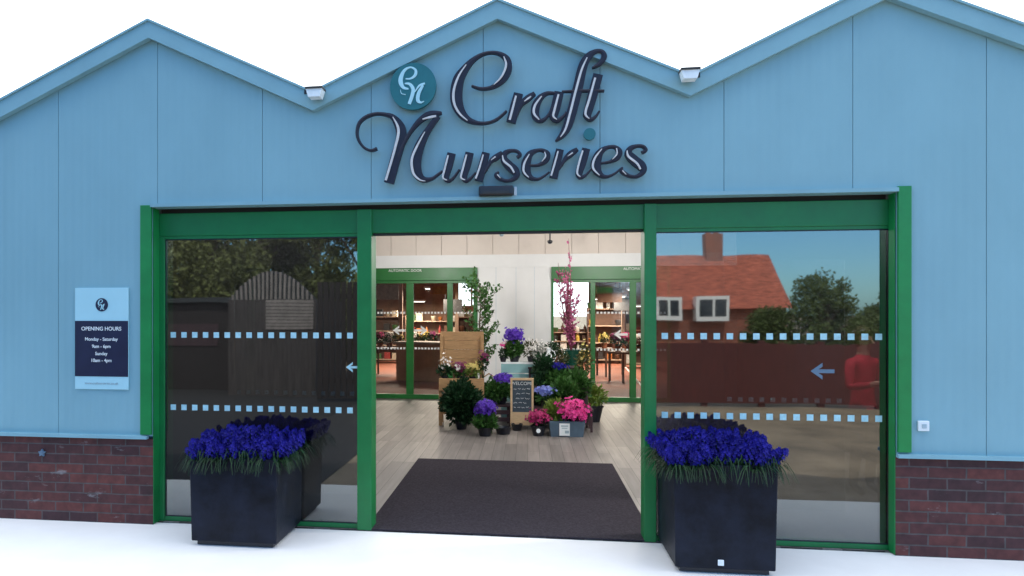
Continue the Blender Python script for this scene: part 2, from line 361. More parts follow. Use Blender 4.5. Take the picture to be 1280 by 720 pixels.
def potted(name, label, cat, loc, pot=None, fol=None, flo=None, group=None, rz=0):
    t = thing(name, label, cat, loc, rz, group); rs = random.Random(hash(label) % 99991 if False else sum(ord(c) for c in label)); h = 0
    random.seed(sum(ord(c) for c in label))
    if pot:
        m, r, h = pot
        b = MB(); b.lathe([(r * .72, 0), (r * .98, h * .86), (r * 1.06, h * .87), (r * 1.06, h), (r * .94, h), (r * .9, h * .9), (0.001, h * .88)], 20); b.build('pot', m, t, smooth=False, local=True)
    if fol:
        m, r, z0, z1, n, ls = fol
        b = MB()
        for k in range(max(4, n // 60)):
            d = rnd_dir(rs, 0.8); e = Vector((d.x * r * .7, d.y * r * .7, z0 + (z1 - z0) * rs.uniform(.4, .9)))
            b.tube([(0, 0, h * .85), (e.x * .4, e.y * .4, (h * .85 + e.z) / 2), e], [.006, .004, .002], 5)
        for k in range(n):
            d = rnd_dir(rs); q = rs.random() ** 0.4
            lump = 0.78 + 0.32 * noise.noise(d * 2.3 + Vector((len(label), 0, 0)))
            c = Vector((d.x * r * q * lump, d.y * r * q * lump, (z0 + z1) / 2 + d.z * (z1 - z0) / 2 * q * lump))
            dd = (d + Vector((rs.uniform(-.6, .6), rs.uniform(-.6, .6), rs.uniform(-.3, .8)))).normalized()
            l_ = ls * rs.uniform(.7, 1.3); b.leaf(c, dd, l_, l_ * .5)
        b.build('foliage', m, t, local=True)
    if flo:
        m, r, z0, z1, n, fs_ = flo
        b = MB()
        for k in range(n):
            d = rnd_dir(rs, 0.5); q = rs.uniform(.55, 1.12); lump = 0.85 + 0.6 * noise.noise(d * 2.6 + Vector((0, len(label), 0)))
            c = Vector((d.x * r * q * lump, d.y * r * q * lump, (z0 + z1) / 2 + d.z * (z1 - z0) / 2 * q * lump))
            b.star(c, d + Vector((0, -.4, .3)), fs_ * rs.uniform(.7, 1.25))
        b.build('blossoms', m, t, local=True)
    return t

# ------------------------------------------------------------------ world, sun
w = bpy.data.worlds.new('World'); sc.world = w; w.use_nodes = True
nt = w.node_tree; N = nt.nodes; L = nt.links
bg = N['Background']
SUN_EL, SUN_AZ = 56.0, 14.0          # the sun stands behind the building, a little to the right
sky = N.new('ShaderNodeTexSky'); sky.sky_type = 'NISHITA'; sky.sun_disc = False
sky.sun_elevation = R(SUN_EL); sky.sun_rotation = R(SUN_AZ); sky.air_density = 1.0; sky.dust_density = 0.6; sky.ozone_density = 4.0
tc = N.new('ShaderNodeTexCoord'); sp = N.new('ShaderNodeSeparateXYZ'); L.new(tc.outputs['Generated'], sp.inputs[0])
# a bank of thin bright cloud covers the sky round the sun (behind the building and overhead)
a1 = N.new('ShaderNodeMath'); a1.operation = 'MULTIPLY_ADD'; a1.inputs[1].default_value = 0.55; L.new(sp.outputs['Z'], a1.inputs[0]); L.new(sp.outputs['Y'], a1.inputs[2])
cl = N.new('ShaderNodeTexNoise'); cl.inputs['Scale'].default_value = 2.2; cl.inputs['Detail'].default_value = 7
mpc = N.new('ShaderNodeMapping'); mpc.inputs['Scale'].default_value = (1, 1, 3.2); L.new(tc.outputs['Generated'], mpc.inputs['Vector']); L.new(mpc.outputs[0], cl.inputs['Vector'])
a2 = N.new('ShaderNodeMath'); a2.operation = 'MULTIPLY_ADD'; a2.inputs[1].default_value = 0.9; L.new(cl.outputs['Fac'], a2.inputs[0]); L.new(a1.outputs[0], a2.inputs[2])
mr = N.new('ShaderNodeMapRange'); mr.interpolation_type = 'SMOOTHSTEP'; mr.inputs['From Min'].default_value = 0.10; mr.inputs['From Max'].default_value = 0.75; L.new(a2.outputs[0], mr.inputs['Value'])
mx = N.new('ShaderNodeMix'); mx.data_type = 'RGBA'; mx.inputs['B'].default_value = (13.0, 13.6, 14.2, 1)
L.new(mr.outputs['Result'], mx.inputs['Factor']); gr_sky = N.new('ShaderNodeMix'); gr_sky.data_type = 'RGBA'; gr_sky.blend_type = 'MULTIPLY'; gr_sky.inputs['Factor'].default_value = 1
gr_sky.inputs['B'].default_value = (0.95, 1.5, 1.8, 1); L.new(sky.outputs[0], gr_sky.inputs['A']); L.new(gr_sky.outputs['Result'], mx.inputs['A']); L.new(mx.outputs['Result'], bg.inputs['Color'])
bg.inputs['Strength'].default_value = 0.13

sl = bpy.data.lights.new('sun', 'SUN'); sl.energy = 3.2; sl.angle = R(0.53); sl.color = (1.0, 0.94, 0.84)
so = bpy.data.objects.new('sun', sl); COL.objects.link(so)
sd = Vector((math.sin(R(SUN_AZ)) * math.cos(R(SUN_EL)), math.cos(R(SUN_AZ)) * math.cos(R(SUN_EL)), math.sin(R(SUN_EL))))
so.rotation_euler = sd.to_track_quat('Z', 'Y').to_euler(); so.location = (0, 0, 30)

vs = sc.view_settings; vs.view_transform = 'Standard'; vs.look = 'None'; vs.gamma = 1; vs.use_curve_mapping = False; vs.exposure = 0.8

# ------------------------------------------------------------------ ground
b = MB(); b.box(-400, 400, -400, 400, -0.3, -0.012); tag(b.build('ground', M['ground']), kind='structure')
b = MB(); b.box(-12, 12, -1.27, -0.02, -0.2, -0.004); tag(b.build('forecourt', M['apron']), kind='structure')

# ------------------------------------------------------------------ building: gables, cladding, brick
YC = -0.08                                    # front face of the cladding
APX = [XF(190, YC), XF(622, YC), XF(1106, YC)]
VAL = [XF(393.5, YC), XF(861, YC)]
PER = ((APX[1] - APX[0]) + (APX[2] - APX[1])) / 2
ZV = (P(393.5, 113, YC - .09).z + P(861, 91, YC - .09).z) / 2     # top of bargeboard in the valleys
ZA = (P(190, 20, YC - .09).z + P(622, -3, YC - .09).z) / 2
V = [VAL[0] - PER, VAL[0], VAL[1], VAL[1] + PER]
A = [V[0] - PER / 2] + APX + [V[3] + PER / 2]
ridge = []                                    # (x, z) along the gable line
for i in range(5):
    ridge.append((A[i], ZA))
    if i < 4: ridge.append((V[i], ZV))
def roofz(x):
    for (x0, z0), (x1, z1) in zip(ridge, ridge[1:]):
        if x0 <= x <= x1: return z0 + (z1 - z0) * (x - x0) / (x1 - x0)
    return ZV
XL0, XR0 = A[0], A[-1]
JL, JR = XF(190, YC), XF(1121, YC)            # opening in the cladding
ZO = P(655, 249, YC).z                        # underside of the cladding over the opening
ZB = 0.655                                    # top of the brick
BH = 0.135                                    # bargeboard height

bld = thing('garden_centre', 'pale blue ribbed metal garden centre with three gables and a low red brick base', 'building', (0, 0, 0))
seams = [XF(x, YC) for x in (73, 197, 328, 464, 604, 750, 905, 1066, 1233)]
s0 = seams[0]
while s0 - 0.83 > XL0: s0 -= 0.83; seams.insert(0, s0)
s0 = seams[-1]
while s0 + 0.83 < XR0: s0 += 0.83; seams.append(s0)
cuts = [XL0] + [s for s in seams if XL0 < s < XR0] + [XR0]
b = MB(); gap = 0.0018
for x0, x1 in zip(cuts, cuts[1:]):
    segs = [(x0 + gap, x1 - gap)]
    for j in (JL, JR):
        segs = [q for a, c in segs for q in ([(a, j), (j, c)] if a < j < c else [(a, c)])]
    for a, c in segs:
        if c - a < 0.005: continue
        zb = ZO if (a >= JL - 1e-6 and c <= JR + 1e-6) else ZB
        xs = [a] + [x for x, z in ridge if a + 1e-4 < x < c - 1e-4] + [c]
        top = [(x, roofz(x) - 0.06) for x in xs]
        b.prism([(a, zb), (c, zb)] + top[::-1], YC, YC + 0.04)
b.build('wall_cladding', M['clad'], bld)
# dark wall core behind the cladding
b = MB()
def core(a, c, zb):
    xs = [a] + [x for x, z in ridge if a < x < c] + [c]
    b.prism([(a, zb), (c, zb)] + [(x, roofz(x) - 0.07) for x in xs][::-1], YC + 0.042, 0.18)
core(XL0, JL - 0.01, ZB - .02); core(JR + 0.01, XR0, ZB - .02); core(JL - 0.0099, JR + 0.0099, ZO + 0.012)
b.build('wall_core', M['seam'], bld)
# brick base
for x0, x1 in ((XL0, JL + 0.005), (JR - 0.005, XR0)):
    b = MB(); b.box(x0, x1, YC + 0.005, 0.17, -0.1, ZB - 0.022); b.build('brick_base', M['brick'], bld)
    b = MB(); b.prism([(x0, ZB - 0.018), (x1 - (0.03 if x0 == XL0 else 0), ZB - 0.018), (x1 - (0.03 if x0 == XL0 else 0), ZB + 0.006), (x0, ZB + 0.006)], YC - 0.035, YC + 0.0); b.build('base_flashing', M['fascia'], bld)
# flashing over the opening
b = MB(); b.box(JL, JR, YC - 0.03, YC - 0.002, ZO - 0.004, ZO + 0.022); b.box(JL, JR, YC - 0.002, 0.0, ZO - 0.006, ZO - 0.001)
b.build('head_flashing', M['fascia'], bld)
# green corner trims on the cladding
for x0, x1, yt, yb, xm in ((177, 190.5, 257, 543, 183), (1121, 1137.5, 233, 565, 1130)):
    b = MB(); b.bbox(XF(x0, YC), XF(x1, YC), YC - 0.022, YC - 0.001, P(xm, yb, YC).z + .0, P(xm, yt, YC).z, 0.003)
    b.build('corner_trim', M['green2'], bld)
# bargeboards, roof sheets, gutters
for (x0, z0), (x1, z1) in zip(ridge, ridge[1:]):
    b = MB(); b.prism([(x0, z0 - BH), (x1, z1 - BH), (x1, z1), (x0, z0)], YC - 0.055, YC - 0.004); b.build('bargeboard', M['fascia'], bld)
    b = MB(); b.prism([(x0, z0 - 0.012), (x1, z1 - 0.012), (x1, z1 + 0.004), (x0, z0 + 0.004)], YC - 0.068, YC - 0.056); b.build('verge_trim', M['fascia'], bld)
    b = MB(); b.prism([(x0, z0 - 0.06), (x1, z1 - 0.06), (x1, z1 - 0.02), (x0, z0 - 0.02)], YC - 0.0035, 21.0); b.build('roof_slope', M['roof'], bld)
for x in V:
    b = MB(); b.box(x - 0.06, x + 0.06, YC - 0.06, YC + 0.4, ZV - 0.018, ZV + 0.018); b.build('valley_gutter', M['dark'], bld)
# outer side and rear walls
b = MB(); b.box(XL0, XL0 + 0.12, 0.18, 21, -0.1, ZV - .08); b.build('side_wall', M['dark'], bld)
b = MB(); b.box(XR0 - 0.12, XR0, 0.18, 21, -0.1, ZV - .08); b.build('side_wall', M['dark'], bld)

# ------------------------------------------------------------------ shopfront frame (part of the building) with its panes
YG = 0.026
FL0, FL1 = JL - 0.003, XF(206.5, 0.02)
ML0, ML1 = XF(447, 0), XF(465, 0)
MR0, MR1 = XF(805, 0), XF(820, 0)
FR0, FR1 = XF(1111.5, 0.02), JR + 0.004
ZH = P(640, 288.5, 0.0).z                     # underside of the head
b = MB(); b.box(JL + .007, JR - .007, 0.05, 0.14, ZO - 0.036, ZO + 0.008); b.build('head_shade_strip', M['dark'], bld)  # dark strip standing in for the shadow under the head flashing
fr = thing('shopfront', 'green framed glazed shopfront with an open doorway between two dark side windows', 'shopfront', (0, 0, 0))
b = MB(); b.bbox(FL0, FR1, 0.012, 0.15, ZH, ZO - 0.037, 0.004); b.build('head_beam', M['green'], fr)
for a, c, y0 in ((FL0, FL1, 0.012), (ML0, ML1, -0.012), (MR0, MR1, -0.012), (FR0, FR1, 0.012)):
    b = MB(); b.bbox(a, c, y0 - 0.004, 0.145, 0.0, ZH - 0.001 if y0 > 0 else ZO - 0.038, 0.005); b.build('post', M['green'], fr)
# jamb returns between the cladding and the frame
b = MB(); b.box(JL + .0055, JL + 0.0100, YC + 0.007, 0.0075, 0.0, ZO - 0.008); b.build('jamb_return', M['green2'], fr)
b = MB(); b.box(JR - 0.0100, JR - .0055, YC + 0.007, 0.0075, 0.0, ZO - 0.008); b.build('jamb_return', M['green2'], fr)
for a, c in ((FL1, ML0), (MR1, FR0)):
    b = MB(); b.bbox(a, c, 0.015, 0.12, 0.002, 0.035, 0.003); b.build('bottom_rail', M['green'], fr)
    b = MB(); b.box(a, c, 0.017, 0.105, ZH - 0.022, ZH - 0.001); b.build('top_rail', M['green'], fr)
b = MB(); b.box(ML1 + .002, MR0 - .002, 0.03, 0.11, ZH - 0.012, ZH - 0.0005); b.build('door_track', M['dark'], fr)

def arrow(b, x, z, y, s, left, t=0.002):
    q = [(-1, 0), (0.0, 0.75), (0.0, 0.40), (-0.35, 0.17), (1, 0.17), (1, -0.17), (-0.35, -0.17), (0.0, -0.40), (0.0, -0.75)]
    if not left: q = [(-u, v) for u, v in q][::-1]
    b.prism([(x + u * s, z + v * s) for u, v in q][::-1], y - t, y)

def dotrow(b, x0, x1, z, y, pitch, s):
    n = max(1, round((x1 - x0) / pitch)); p = (x1 - x0) / n
    for i in range(n):
        x = x0 + (i + 0.5) * p
        b.prism([(x - s / 2, z - s / 2), (x + s / 2, z - s / 2), (x + s / 2, z + s / 2), (x - s / 2, z + s / 2)], y - 0.0015, y)

for a, c, ax, ay, al, rows in ((FL1, ML0, 441, 459, True, (419, 511, 330)), (MR1, FR0, 1028, 464, True, (420.5, 521, 965))):
    wn = MB(); wn.box(a, c, YG, YG + 0.008, 0.036, ZH - 0.022); pane = wn.build('window_pane', M['glass'], fr)
    b = MB(); gy0, gy1 = YG - .004, YG + .012
    b.box(a + .0005, a + .007, gy0, gy1, .036, ZH - .0225); b.box(c - .007, c - .0005, gy0, gy1, .036, ZH - .0225); b.box(a + .0071, c - .0071, gy0, gy1, .0355, .043); b.box(a + .0071, c - .0071, gy0, gy1, ZH - .030, ZH - .0225)
    b.build('gasket', M['black'], pane)
    for ry in rows[:2]:
        z = P(rows[2], ry, YG).z
        b = MB(); dotrow(b, a + 0.02, c - 0.02, z, YG - 0.0005, 0.0835, 0.042); b.build('safety_dots', M['dots'], pane)
    pa = P(ax, ay, YG); b = MB(); arrow(b, pa.x, pa.z, YG - 0.0005, 0.075 if al and ax > 900 else 0.05, al)
    b.build('arrow_sticker', M['bluegrey'] if ax > 900 else M['dots'], pane)

# ------------------------------------------------------------------ lobby
WL, WR, YB, ZC = -2.98, 3.6, 8.0, 3.08
b = MB(); b.box(WL - .1, WR + .1, 0.0, YB, -0.2, 0.0); tag(b.build('floor', M['wood_floor']), kind='structure')
lob = bld
b = MB(); b.box(WL - 0.1, WL, 0.19, YB + .1, 0.0, ZC); b.build('lobby_side_wall', M['char_wall'], lob)
b = MB(); b.box(WR, WR + 0.1, 0.19, YB + .1, 0.0, ZC); b.build('lobby_side_wall', M['char_wall'], lob)
b = MB(); b.box(WL, WR, 0.19, YB + 0.1, ZC, ZC + 0.04); b.build('lobby_ceiling', M['ceil'], lob)
# back wall: white between the door sets, cream boards above
DL0, DL1 = XF(430, YB), XF(597, YB)           # left door set
DR0, DR1 = XF(689, YB), XF(838, YB)           # right door set
ZD = P(640, 334, YB).z                        # top of the door heads
b = MB()
b.box(DL1, DR0, YB, YB + 0.1, 0.0, ZD)
b.build('lobby_back_wall', M['white_wall'], lob)
b = MB(); b.box(WL, DL0, YB, YB + 0.1, 0.0, ZD); b.build('lobby_back_wall', M['white_wall'], lob)
b = MB(); b.box(DR1, WR, YB, YB + 0.1, 0.0, ZD); b.build('lobby_side_panel', M['char_wall'], lob)  # back wall blackened here so reflections in the right window keep contrast
b = MB(); b.box(WL, WR, YB - 0.01, YB + 0.1, ZD + 0.0005, P(640, 318, YB).z); b.build('lobby_white_band', M['white_wall'], lob)
b = MB(); zt = P(640, 318, YB).z; nb = 14
for k in range(nb):
    x0 = WL + (WR - WL) * k / nb; x1 = WL + (WR - WL) * (k + 1) / nb
    b.box(x0 + 0.003, x1 - 0.003, YB - 0.002, YB + 0.1, zt + 0.001, ZC)
b.build('lobby_upper_boards', M['cream_wall'], lob)
for k, px in enumerate((620, 645, 668)):
    b = MB(); x = XF(px, YB); b.box(x - 0.004, x + 0.004, YB - 0.003, YB, 0.0, ZD); b.build('wall_joint_strip', M['flash'], lob)

# mat
ml, mr_ = G(507.5, 574), G(774.5, 583)
b = MB(); b.bbox(XF(466, 0.16) - .02, XF(803.5, 0.16) + .06, -0.015, 2.55, 0.001, 0.012, 0.004)
tag(b.build('door_mat', M['mat']), 'large dark charcoal entrance mat lying in the open doorway', 'mat')

# ceiling lamps of the store, then lamps added unseen to brighten the lobby
def area(name, loc, sx, sy, e, col=(1, 0.97, 0.93), parent=None):
    l = bpy.data.lights.new(name, 'AREA'); l.shape = 'RECTANGLE'; l.size = sx; l.size_y = sy; l.energy = e; l.color = col
    o = bpy.data.objects.new(name, l); COL.objects.link(o); o.location = loc
    return o
def ceiling_light(x, y, z, label, group, e, sx=1.2, sy=0.3):
    t = thing('ceiling_light', label, 'light', (x, y, z), 0, group)
    b = MB(); b.bbox(-sx / 2 - .03, sx / 2 + .03, -sy / 2 - .03, sy / 2 + .03, 0.0, 0.05, 0.006); b.build('housing', M['lampwhite'], t, local=True)
    b = MB(); b.box(-sx / 2, sx / 2, -sy / 2, sy / 2, -0.012, -0.002); b.build('diffuser', M['lamp'], t, local=True)
    area('lamp_light', (x, y, z - 0.03), sx, sy, e, (1, .84, .66))
    return t
LOBE, STOE = 42, 62
def pendant(x, y, z):  # globes added above the view to brighten the lobby
    t = thing('lobby_fill_globe', 'white globe pendant light added out of view to brighten the lobby', 'light', (x, y, ZC), 0, 'lights added to brighten the lobby')
    b = MB(); b.tube([(0, 0, 0), (0, 0, z - ZC + .1)], .008, 6); b.build('cord', M['black'], t, local=True)
    b = MB(); b.lathe([(.001, -.1), (.06, -.08), (.1, 0), (.06, .08), (.02, .1)], 16, (0, 0, z - ZC)); b.build('globe', M['lamp'], t, local=True, smooth=True)
    l = bpy.data.lights.new('lobby_fill_light', 'POINT'); l.energy = LOBE * (3.0 if y < 2 else 1); l.shadow_soft_size = 0.14; l.color = (1, .97, .94)  # front globe boosted to brighten the person behind the glass
    o = bpy.data.objects.new('lobby_fill_light', l); COL.objects.link(o); o.location = (x, y, z - 0.26)
for x, y in ((-1.7, 3.2), (1.5, 3.2), (-1.7, 5.7), (1.5, 5.7), (2.75, 0.75)): pendant(x, y, 2.86)

# inner glass screens behind the side windows
for x0, x1, rowpx, rx, who in ((293, 446, 491, 370, 'left'), (905, 1056, 500, 980, 'right')):
    Y = 0.95
    t = thing('glass_screen', 'frameless inner glass screen with a row of pale dots behind the %s window' % who, 'glass screen', (XF((x0 + x1) / 2, Y), Y, 0), 0, 'inner glass screens')
    b = MB(); b.box(XF(x0, Y), XF(x1, Y), Y, Y + 0.008, 0.012, 2.0); b.build('pane', M['glass_clear'], t)
    b = MB(); dotrow(b, XF(x0, Y), XF(x1, Y), P(rx, rowpx, Y).z, Y - 0.001, 0.085, 0.036); b.build('safety_dots', M['dots'], t)

# sliding door sets in the back wall
def door_set(x0, x1, bars, arrows, dots, label, txt, txtx):
    t = thing('sliding_door', label, 'sliding door', (x0, YB, 0), 0, 'green sliding door sets')
    zt = P(640, 350, YB).z
    b = MB(); b.bbox(x0, x1, YB - 0.06, YB + 0.06, zt, ZD - 0.001, 0.006); b.build('door_head', M['green_in'], t)
    b = MB(); b.bbox(x0, x1, YB - 0.03, YB + 0.05, 0.0, 0.085, 0.006); b.build('bottom_rail', M['green_in'], t)
    b = MB(); b.box(x0, x1, YB - 0.02, YB + 0.04, zt - 0.05, zt - 0.001); b.build('top_rail', M['green_in'], t)
    xs = []
    for p0, p1 in bars:
        a, c = XF(p0, YB), XF(p1, YB); xs.append((a, c))
        b = MB(); b.bbox(a, c, YB - 0.025, YB + 0.045, 0.086, zt - 0.051, 0.004); b.build('stile', M['green_in'], t)
    for (a0, a1), (c0, c1) in zip(xs, xs[1:]):
        b = MB(); b.box(a1, c0, YB + 0.005, YB + 0.012, 0.086, zt - 0.051); pn = b.build('door_pane', M['glass_clear'], t)
        b = MB()
        for z in dots: dotrow(b, a1 + 0.01, c0 - 0.01, z, YB + 0.003, 0.062, 0.036)
        b.build('safety_dots', M['dots_w'], pn)
    for px, py, lf in arrows:
        p = P(px, py, YB); b = MB(); arrow(b, p.x, p.z, YB + 0.001, 0.12, lf, 0.003); b.build('arrow_sticker', M['dots_w'], t)
    text('door_lettering', txt, 0.068, XF(txtx, YB), P(640, 337.5, YB).z, YB - 0.0625, M['dots_w'], t)
    return t
zd1, zd2 = P(520, 391, YB).z, P(520, 435.5, YB).z
door_set(DL0, DL1, ((430, 434), (508, 517), (559, 566), (592, 597)), ((499, 413, True), (526, 413, False)), (zd1, zd2),
         'green framed glass sliding doors behind the wooden plant stand, at the left of the lobby', 'AUTOMATIC DOOR', 507)
door_set(DR0, DR1, ((689, 692), (738, 744), (787, 795), (834, 838)), ((776, 418, True), (806, 418, False)), (zd1, zd2),
         'green framed glass sliding doors behind the tall pink flowering shrub, at the right of the lobby', 'AUTOMATIC DOOR', 801)

# small lobby fittings
p = P(687.5, 290, 6.9)
t = thing('ceiling_camera', 'thin black pole with a small dome hanging from the lobby ceiling', 'camera', (p.x, p.y, ZC))
b = MB(); b.tube([(0, 0, 0), (0, 0, -0.34)], 0.012, 8); b.build('drop_pole', M['black'], t, local=True)
b = MB(); b.lathe([(0.02, -0.36), (0.04, -0.34), (0.045, -0.31), (0.02, -0.3)], 12); b.build('dome', M['black'], t, local=True, smooth=True)
p = P(627, 291, 5.0)
t = thing('ceiling_sensor', 'tiny grey sensor under the lobby ceiling just below the door head', 'sensor', (p.x, p.y, ZC))
b = MB(); b.tube([(0, 0, 0), (0, 0, p.z - ZC + .02)], 0.008, 8); b.build('stem', M['lettergrey'], t, local=True)
b = MB(); b.lathe([(0.015, p.z - ZC - .05), (0.035, p.z - ZC - .03), (0.03, p.z - ZC + .02), (0.01, p.z - ZC + .03)], 12); b.build('sensor_head', M['lettergrey'], t, local=True, smooth=True)

# ------------------------------------------------------------------ store beyond
SX0, SX1, SY1, SZ = -7.5, 7.0, 19.5, 3.0
b = MB(); b.box(SX0, SX1, YB + 0.001, SY1, -0.2, -0.002); tag(b.build('store_floor', M['store_floor']), kind='structure')
b = MB(); b.box(SX0, SX1, YB + 0.11, SY1, SZ, SZ + 0.05); b.build('store_ceiling', M['timber'], bld)
for k in range(9):
    y = YB + 1.0 + k * 1.25; b = MB(); b.box(SX0, SX1, y, y + 0.12, SZ - 0.2, SZ - 0.001); b.build('ceiling_beam', M['beam'] if k % 2 == 1 else M['timber'], bld)
b = MB(); b.box(SX0 - 0.1, SX0, YB + 0.11, SY1, 0, SZ); b.build('store_side_wall', M['store_wall'], bld)
b = MB(); b.box(SX1, SX1 + 0.1, YB + 0.11, SY1, 0, SZ); b.build('store_side_wall', M['store_wall'], bld)
# rear wall with two glazed openings
Wn = [(XF(572, SY1), XF(607, SY1), P(0, 383, SY1).z, P(590, 350, SY1).z), (XF(682, SY1), XF(737, SY1), 1.05, P(710, 347, SY1).z)]
b = MB(); xs = [SX0] + [v for q in Wn for v in q[:2]] + [SX1]
for i in range(0, 6, 2): b.box(xs[i], xs[i + 1], SY1, SY1 + 0.1, 0, SZ)
for x0, x1, z0, z1 in Wn: b.box(x0, x1, SY1, SY1 + 0.1, 0, z0); b.box(x0, x1, SY1, SY1 + 0.1, z1, SZ)
b.build('store_rear_wall', M['store_wall'], bld)
for x0, x1, z0, z1 in Wn:
    b = MB()
    for k in range(3):
        x = x0 + (x1 - x0) * k / 2; b.box(x - 0.03, x + 0.03, SY1 + 0.02, SY1 + 0.07, z0, z1)
    b.build('rear_window_frame', M['beam'], bld)
    b = MB(); b.box(x0, x1, SY1 + 0.04, SY1 + 0.046, z0, z1); b.build('rear_window_pane', M['glass_clear'], bld)
lab = 'lit white ceiling light among the timber beams of the store'
for px, py, Y in ((545, 361, 13.5), (485, 372, 15), (768, 371, 14.5), (752, 374, 17), (800, 362, 12.5), (520, 377, 17.5), (790, 383, 18)):
    p = P(px, py, Y); ceiling_light(p.x, Y, min(p.z, SZ - 0.26), lab, 'ceiling lights of the store', STOE, 0.5, 0.5)

# store furniture: shelving units with goods
def shelving(x, y, w, h, dep, nsh, label, rz=0, nprod=5):
    t = thing('shelving_unit', label, 'shelving', (x, y, 0), rz, 'shelving units of the store')
    for sx in (-w / 2, w / 2 - 0.03):
        b = MB(); b.box(sx, sx + 0.03, -dep / 2, dep / 2, 0, h); b.build('side_panel', M['shelf'], t, local=True)
    b = MB(); b.box(-w / 2 + .031, w / 2 - .031, dep / 2 - 0.02, dep / 2, 0.05, h); b.build('back_panel', M['shelf'], t, local=True)
    for k in range(nsh):
        z = 0.1 + (h - 0.15) * k / (nsh - 1) if nsh > 1 else h
        b = MB(); b.box(-w / 2 + .031, w / 2 - .031, -dep / 2, dep / 2 - 0.021, z, z + 0.03); b.build('shelf', M['beam'], t, local=True)
    return t
def product(x, y, z, kind, where):
    m = random.choice(PROD); s = random.uniform(0.8, 1.25)
    b = MB()
    if kind == 'boxed_product':
        wx, wy, hz = .09 * s, .07 * s, .2 * s
        b.bbox(-wx, wx, -wy, wy, 0, hz, 0.006)
    elif kind == 'bottle':
        b.lathe([(.045 * s, 0), (.048 * s, .02), (.048 * s, .15 * s), (.02 * s, .19 * s), (.018 * s, .24 * s)], 10)
    else:
        b.lathe([(.06 * s, 0), (.085 * s, .13 * s), (.09 * s, .15 * s), (.08 * s, .15 * s), (.05 * s, .13 * s)], 12)
    o = b.build(kind, m, None, smooth=(kind != 'boxed_product')); o.location = (x, y, z)
    nm = {'boxed_product': 'box', 'bottle': 'bottle', 'ceramic_pot': 'pot'}[kind]
    tag(o, 'small %s %s on the %s' % (m.name.split()[1].split('.')[0], nm, where), nm, 'goods on the store shelves')
units = [(479, 17.5, 1.5, 1.5, 'tall brown shelving unit seen through the leftmost door pane', 'leftmost tall shelving unit'),
         (541, 18.6, 1.6, 1.35, 'low brown shelving unit seen above the counter', 'low shelving unit above the counter'),
         (588, 16.5, 0.8, 1.5, 'narrow brown shelving unit seen beside the thin tree', 'narrow shelving unit beside the thin tree'),
         (760, 18.2, 1.3, 1.75, 'tall brown shelving unit seen through the right doors, behind the white arrow', 'tall shelving unit behind the white arrow'),
         (800, 16.5, 0.9, 1.6, 'brown shelving unit seen at the far right of the open doorway', 'shelving unit at the far right of the doorway'),
         (712, 18.5, 1.6, 1.0, 'low brown shelving unit under the bright rear window of the store', 'low shelving unit under the bright rear window')]
for px, Y, wd, hh, lb, slb in units:
    x = XF(px, Y); shelving(x, Y, wd, hh, 0.4, 4, lb)
    for k in range(4):
        z = 0.1 + (hh - 0.15) * k / 3 + 0.031
        n = int(wd / 0.22)
        for i in range(n):
            if random.random() < 0.12: continue
            kd = random.choice(['boxed_product', 'boxed_product', 'bottle', 'ceramic_pot'])
            product(x - wd / 2 + 0.12 + i * (wd - 0.2) / max(1, n - 1) + random.uniform(-.02, .02), Y - 0.05, z, kd, slb)
# counter, posts
p = G(535, 478); t = thing('counter', 'pale wood shop counter seen through the left sliding doors', 'counter', (XF(545, 11.6), 11.6, 0), R(-18))
b = MB(); b.bbox(-0.9, 0.9, -0.3, 0.3, 0.0, 0.86, 0.01); b.build('counter_body', M['counter'], t, local=True)
b = MB(); b.bbox(-0.95, 0.95, -0.34, 0.34, 0.861, 0.91, 0.01); b.build('counter_top', M['beam'], t, local=True)
for px, Y in ((501, 13), (571, 15), (779, 16.5)):
    b = MB(); x = XF(px, Y); b.bbox(x - .05, x + .05, Y - .05, Y + .05, 0, SZ - .2, 0.01)
    b.build('store_post', M['beam'], bld)
b = MB(); p0, p1 = G(752, 440), G(803, 484)
v0, v1 = Vector((p0.x, min(p0.y, 19), 0.01)), Vector((p1.x, p1.y, 0.01))
b.tube([v0, v1], 0.02, 8); tag(b.build('floor_strip', M['dots_w']), 'pale strip running diagonally over the terracotta floor beyond the right doors', 'strip')

rs = random.Random(21)
for n_, (px, Y, zc, col, wd) in enumerate(((484, 11.5, 2.05, 'cream', .55), (550, 12.6, 2.2, 'orange', .5), (566, 14, 1.75, 'dark', .5), (762, 13.2, 2.0, 'brown', .6), (778, 15, 1.8, 'dark', .45), (799, 11, 2.1, 'cream', .4))):
    m = [q for q in PROD if q.name.endswith(col)][0]; x = XF(px, Y)
    t = thing('hanging_board', '%s board hung from the store ceiling, %s' % (col, ('behind the leftmost door pane', 'left of the first bright rear window', 'just beside the first bright rear window', 'above the right white arrow', 'right of the right white arrow', 'at the far right of the doorway')[n_]), 'board', (x, Y, SZ - .2), 0, 'boards hung in the store')
    b = MB(); b.bbox(-wd / 2, wd / 2, -.015, .015, zc - SZ + .05, zc - SZ + .4, .004); b.build('panel', m, t, local=True)
    for sx in (-wd * .4, wd * .4): b = MB(); b.tube([(sx, 0, 0), (sx, 0, zc - SZ + .4)], .006, 5); b.build('wire', M['black'], t, local=True)
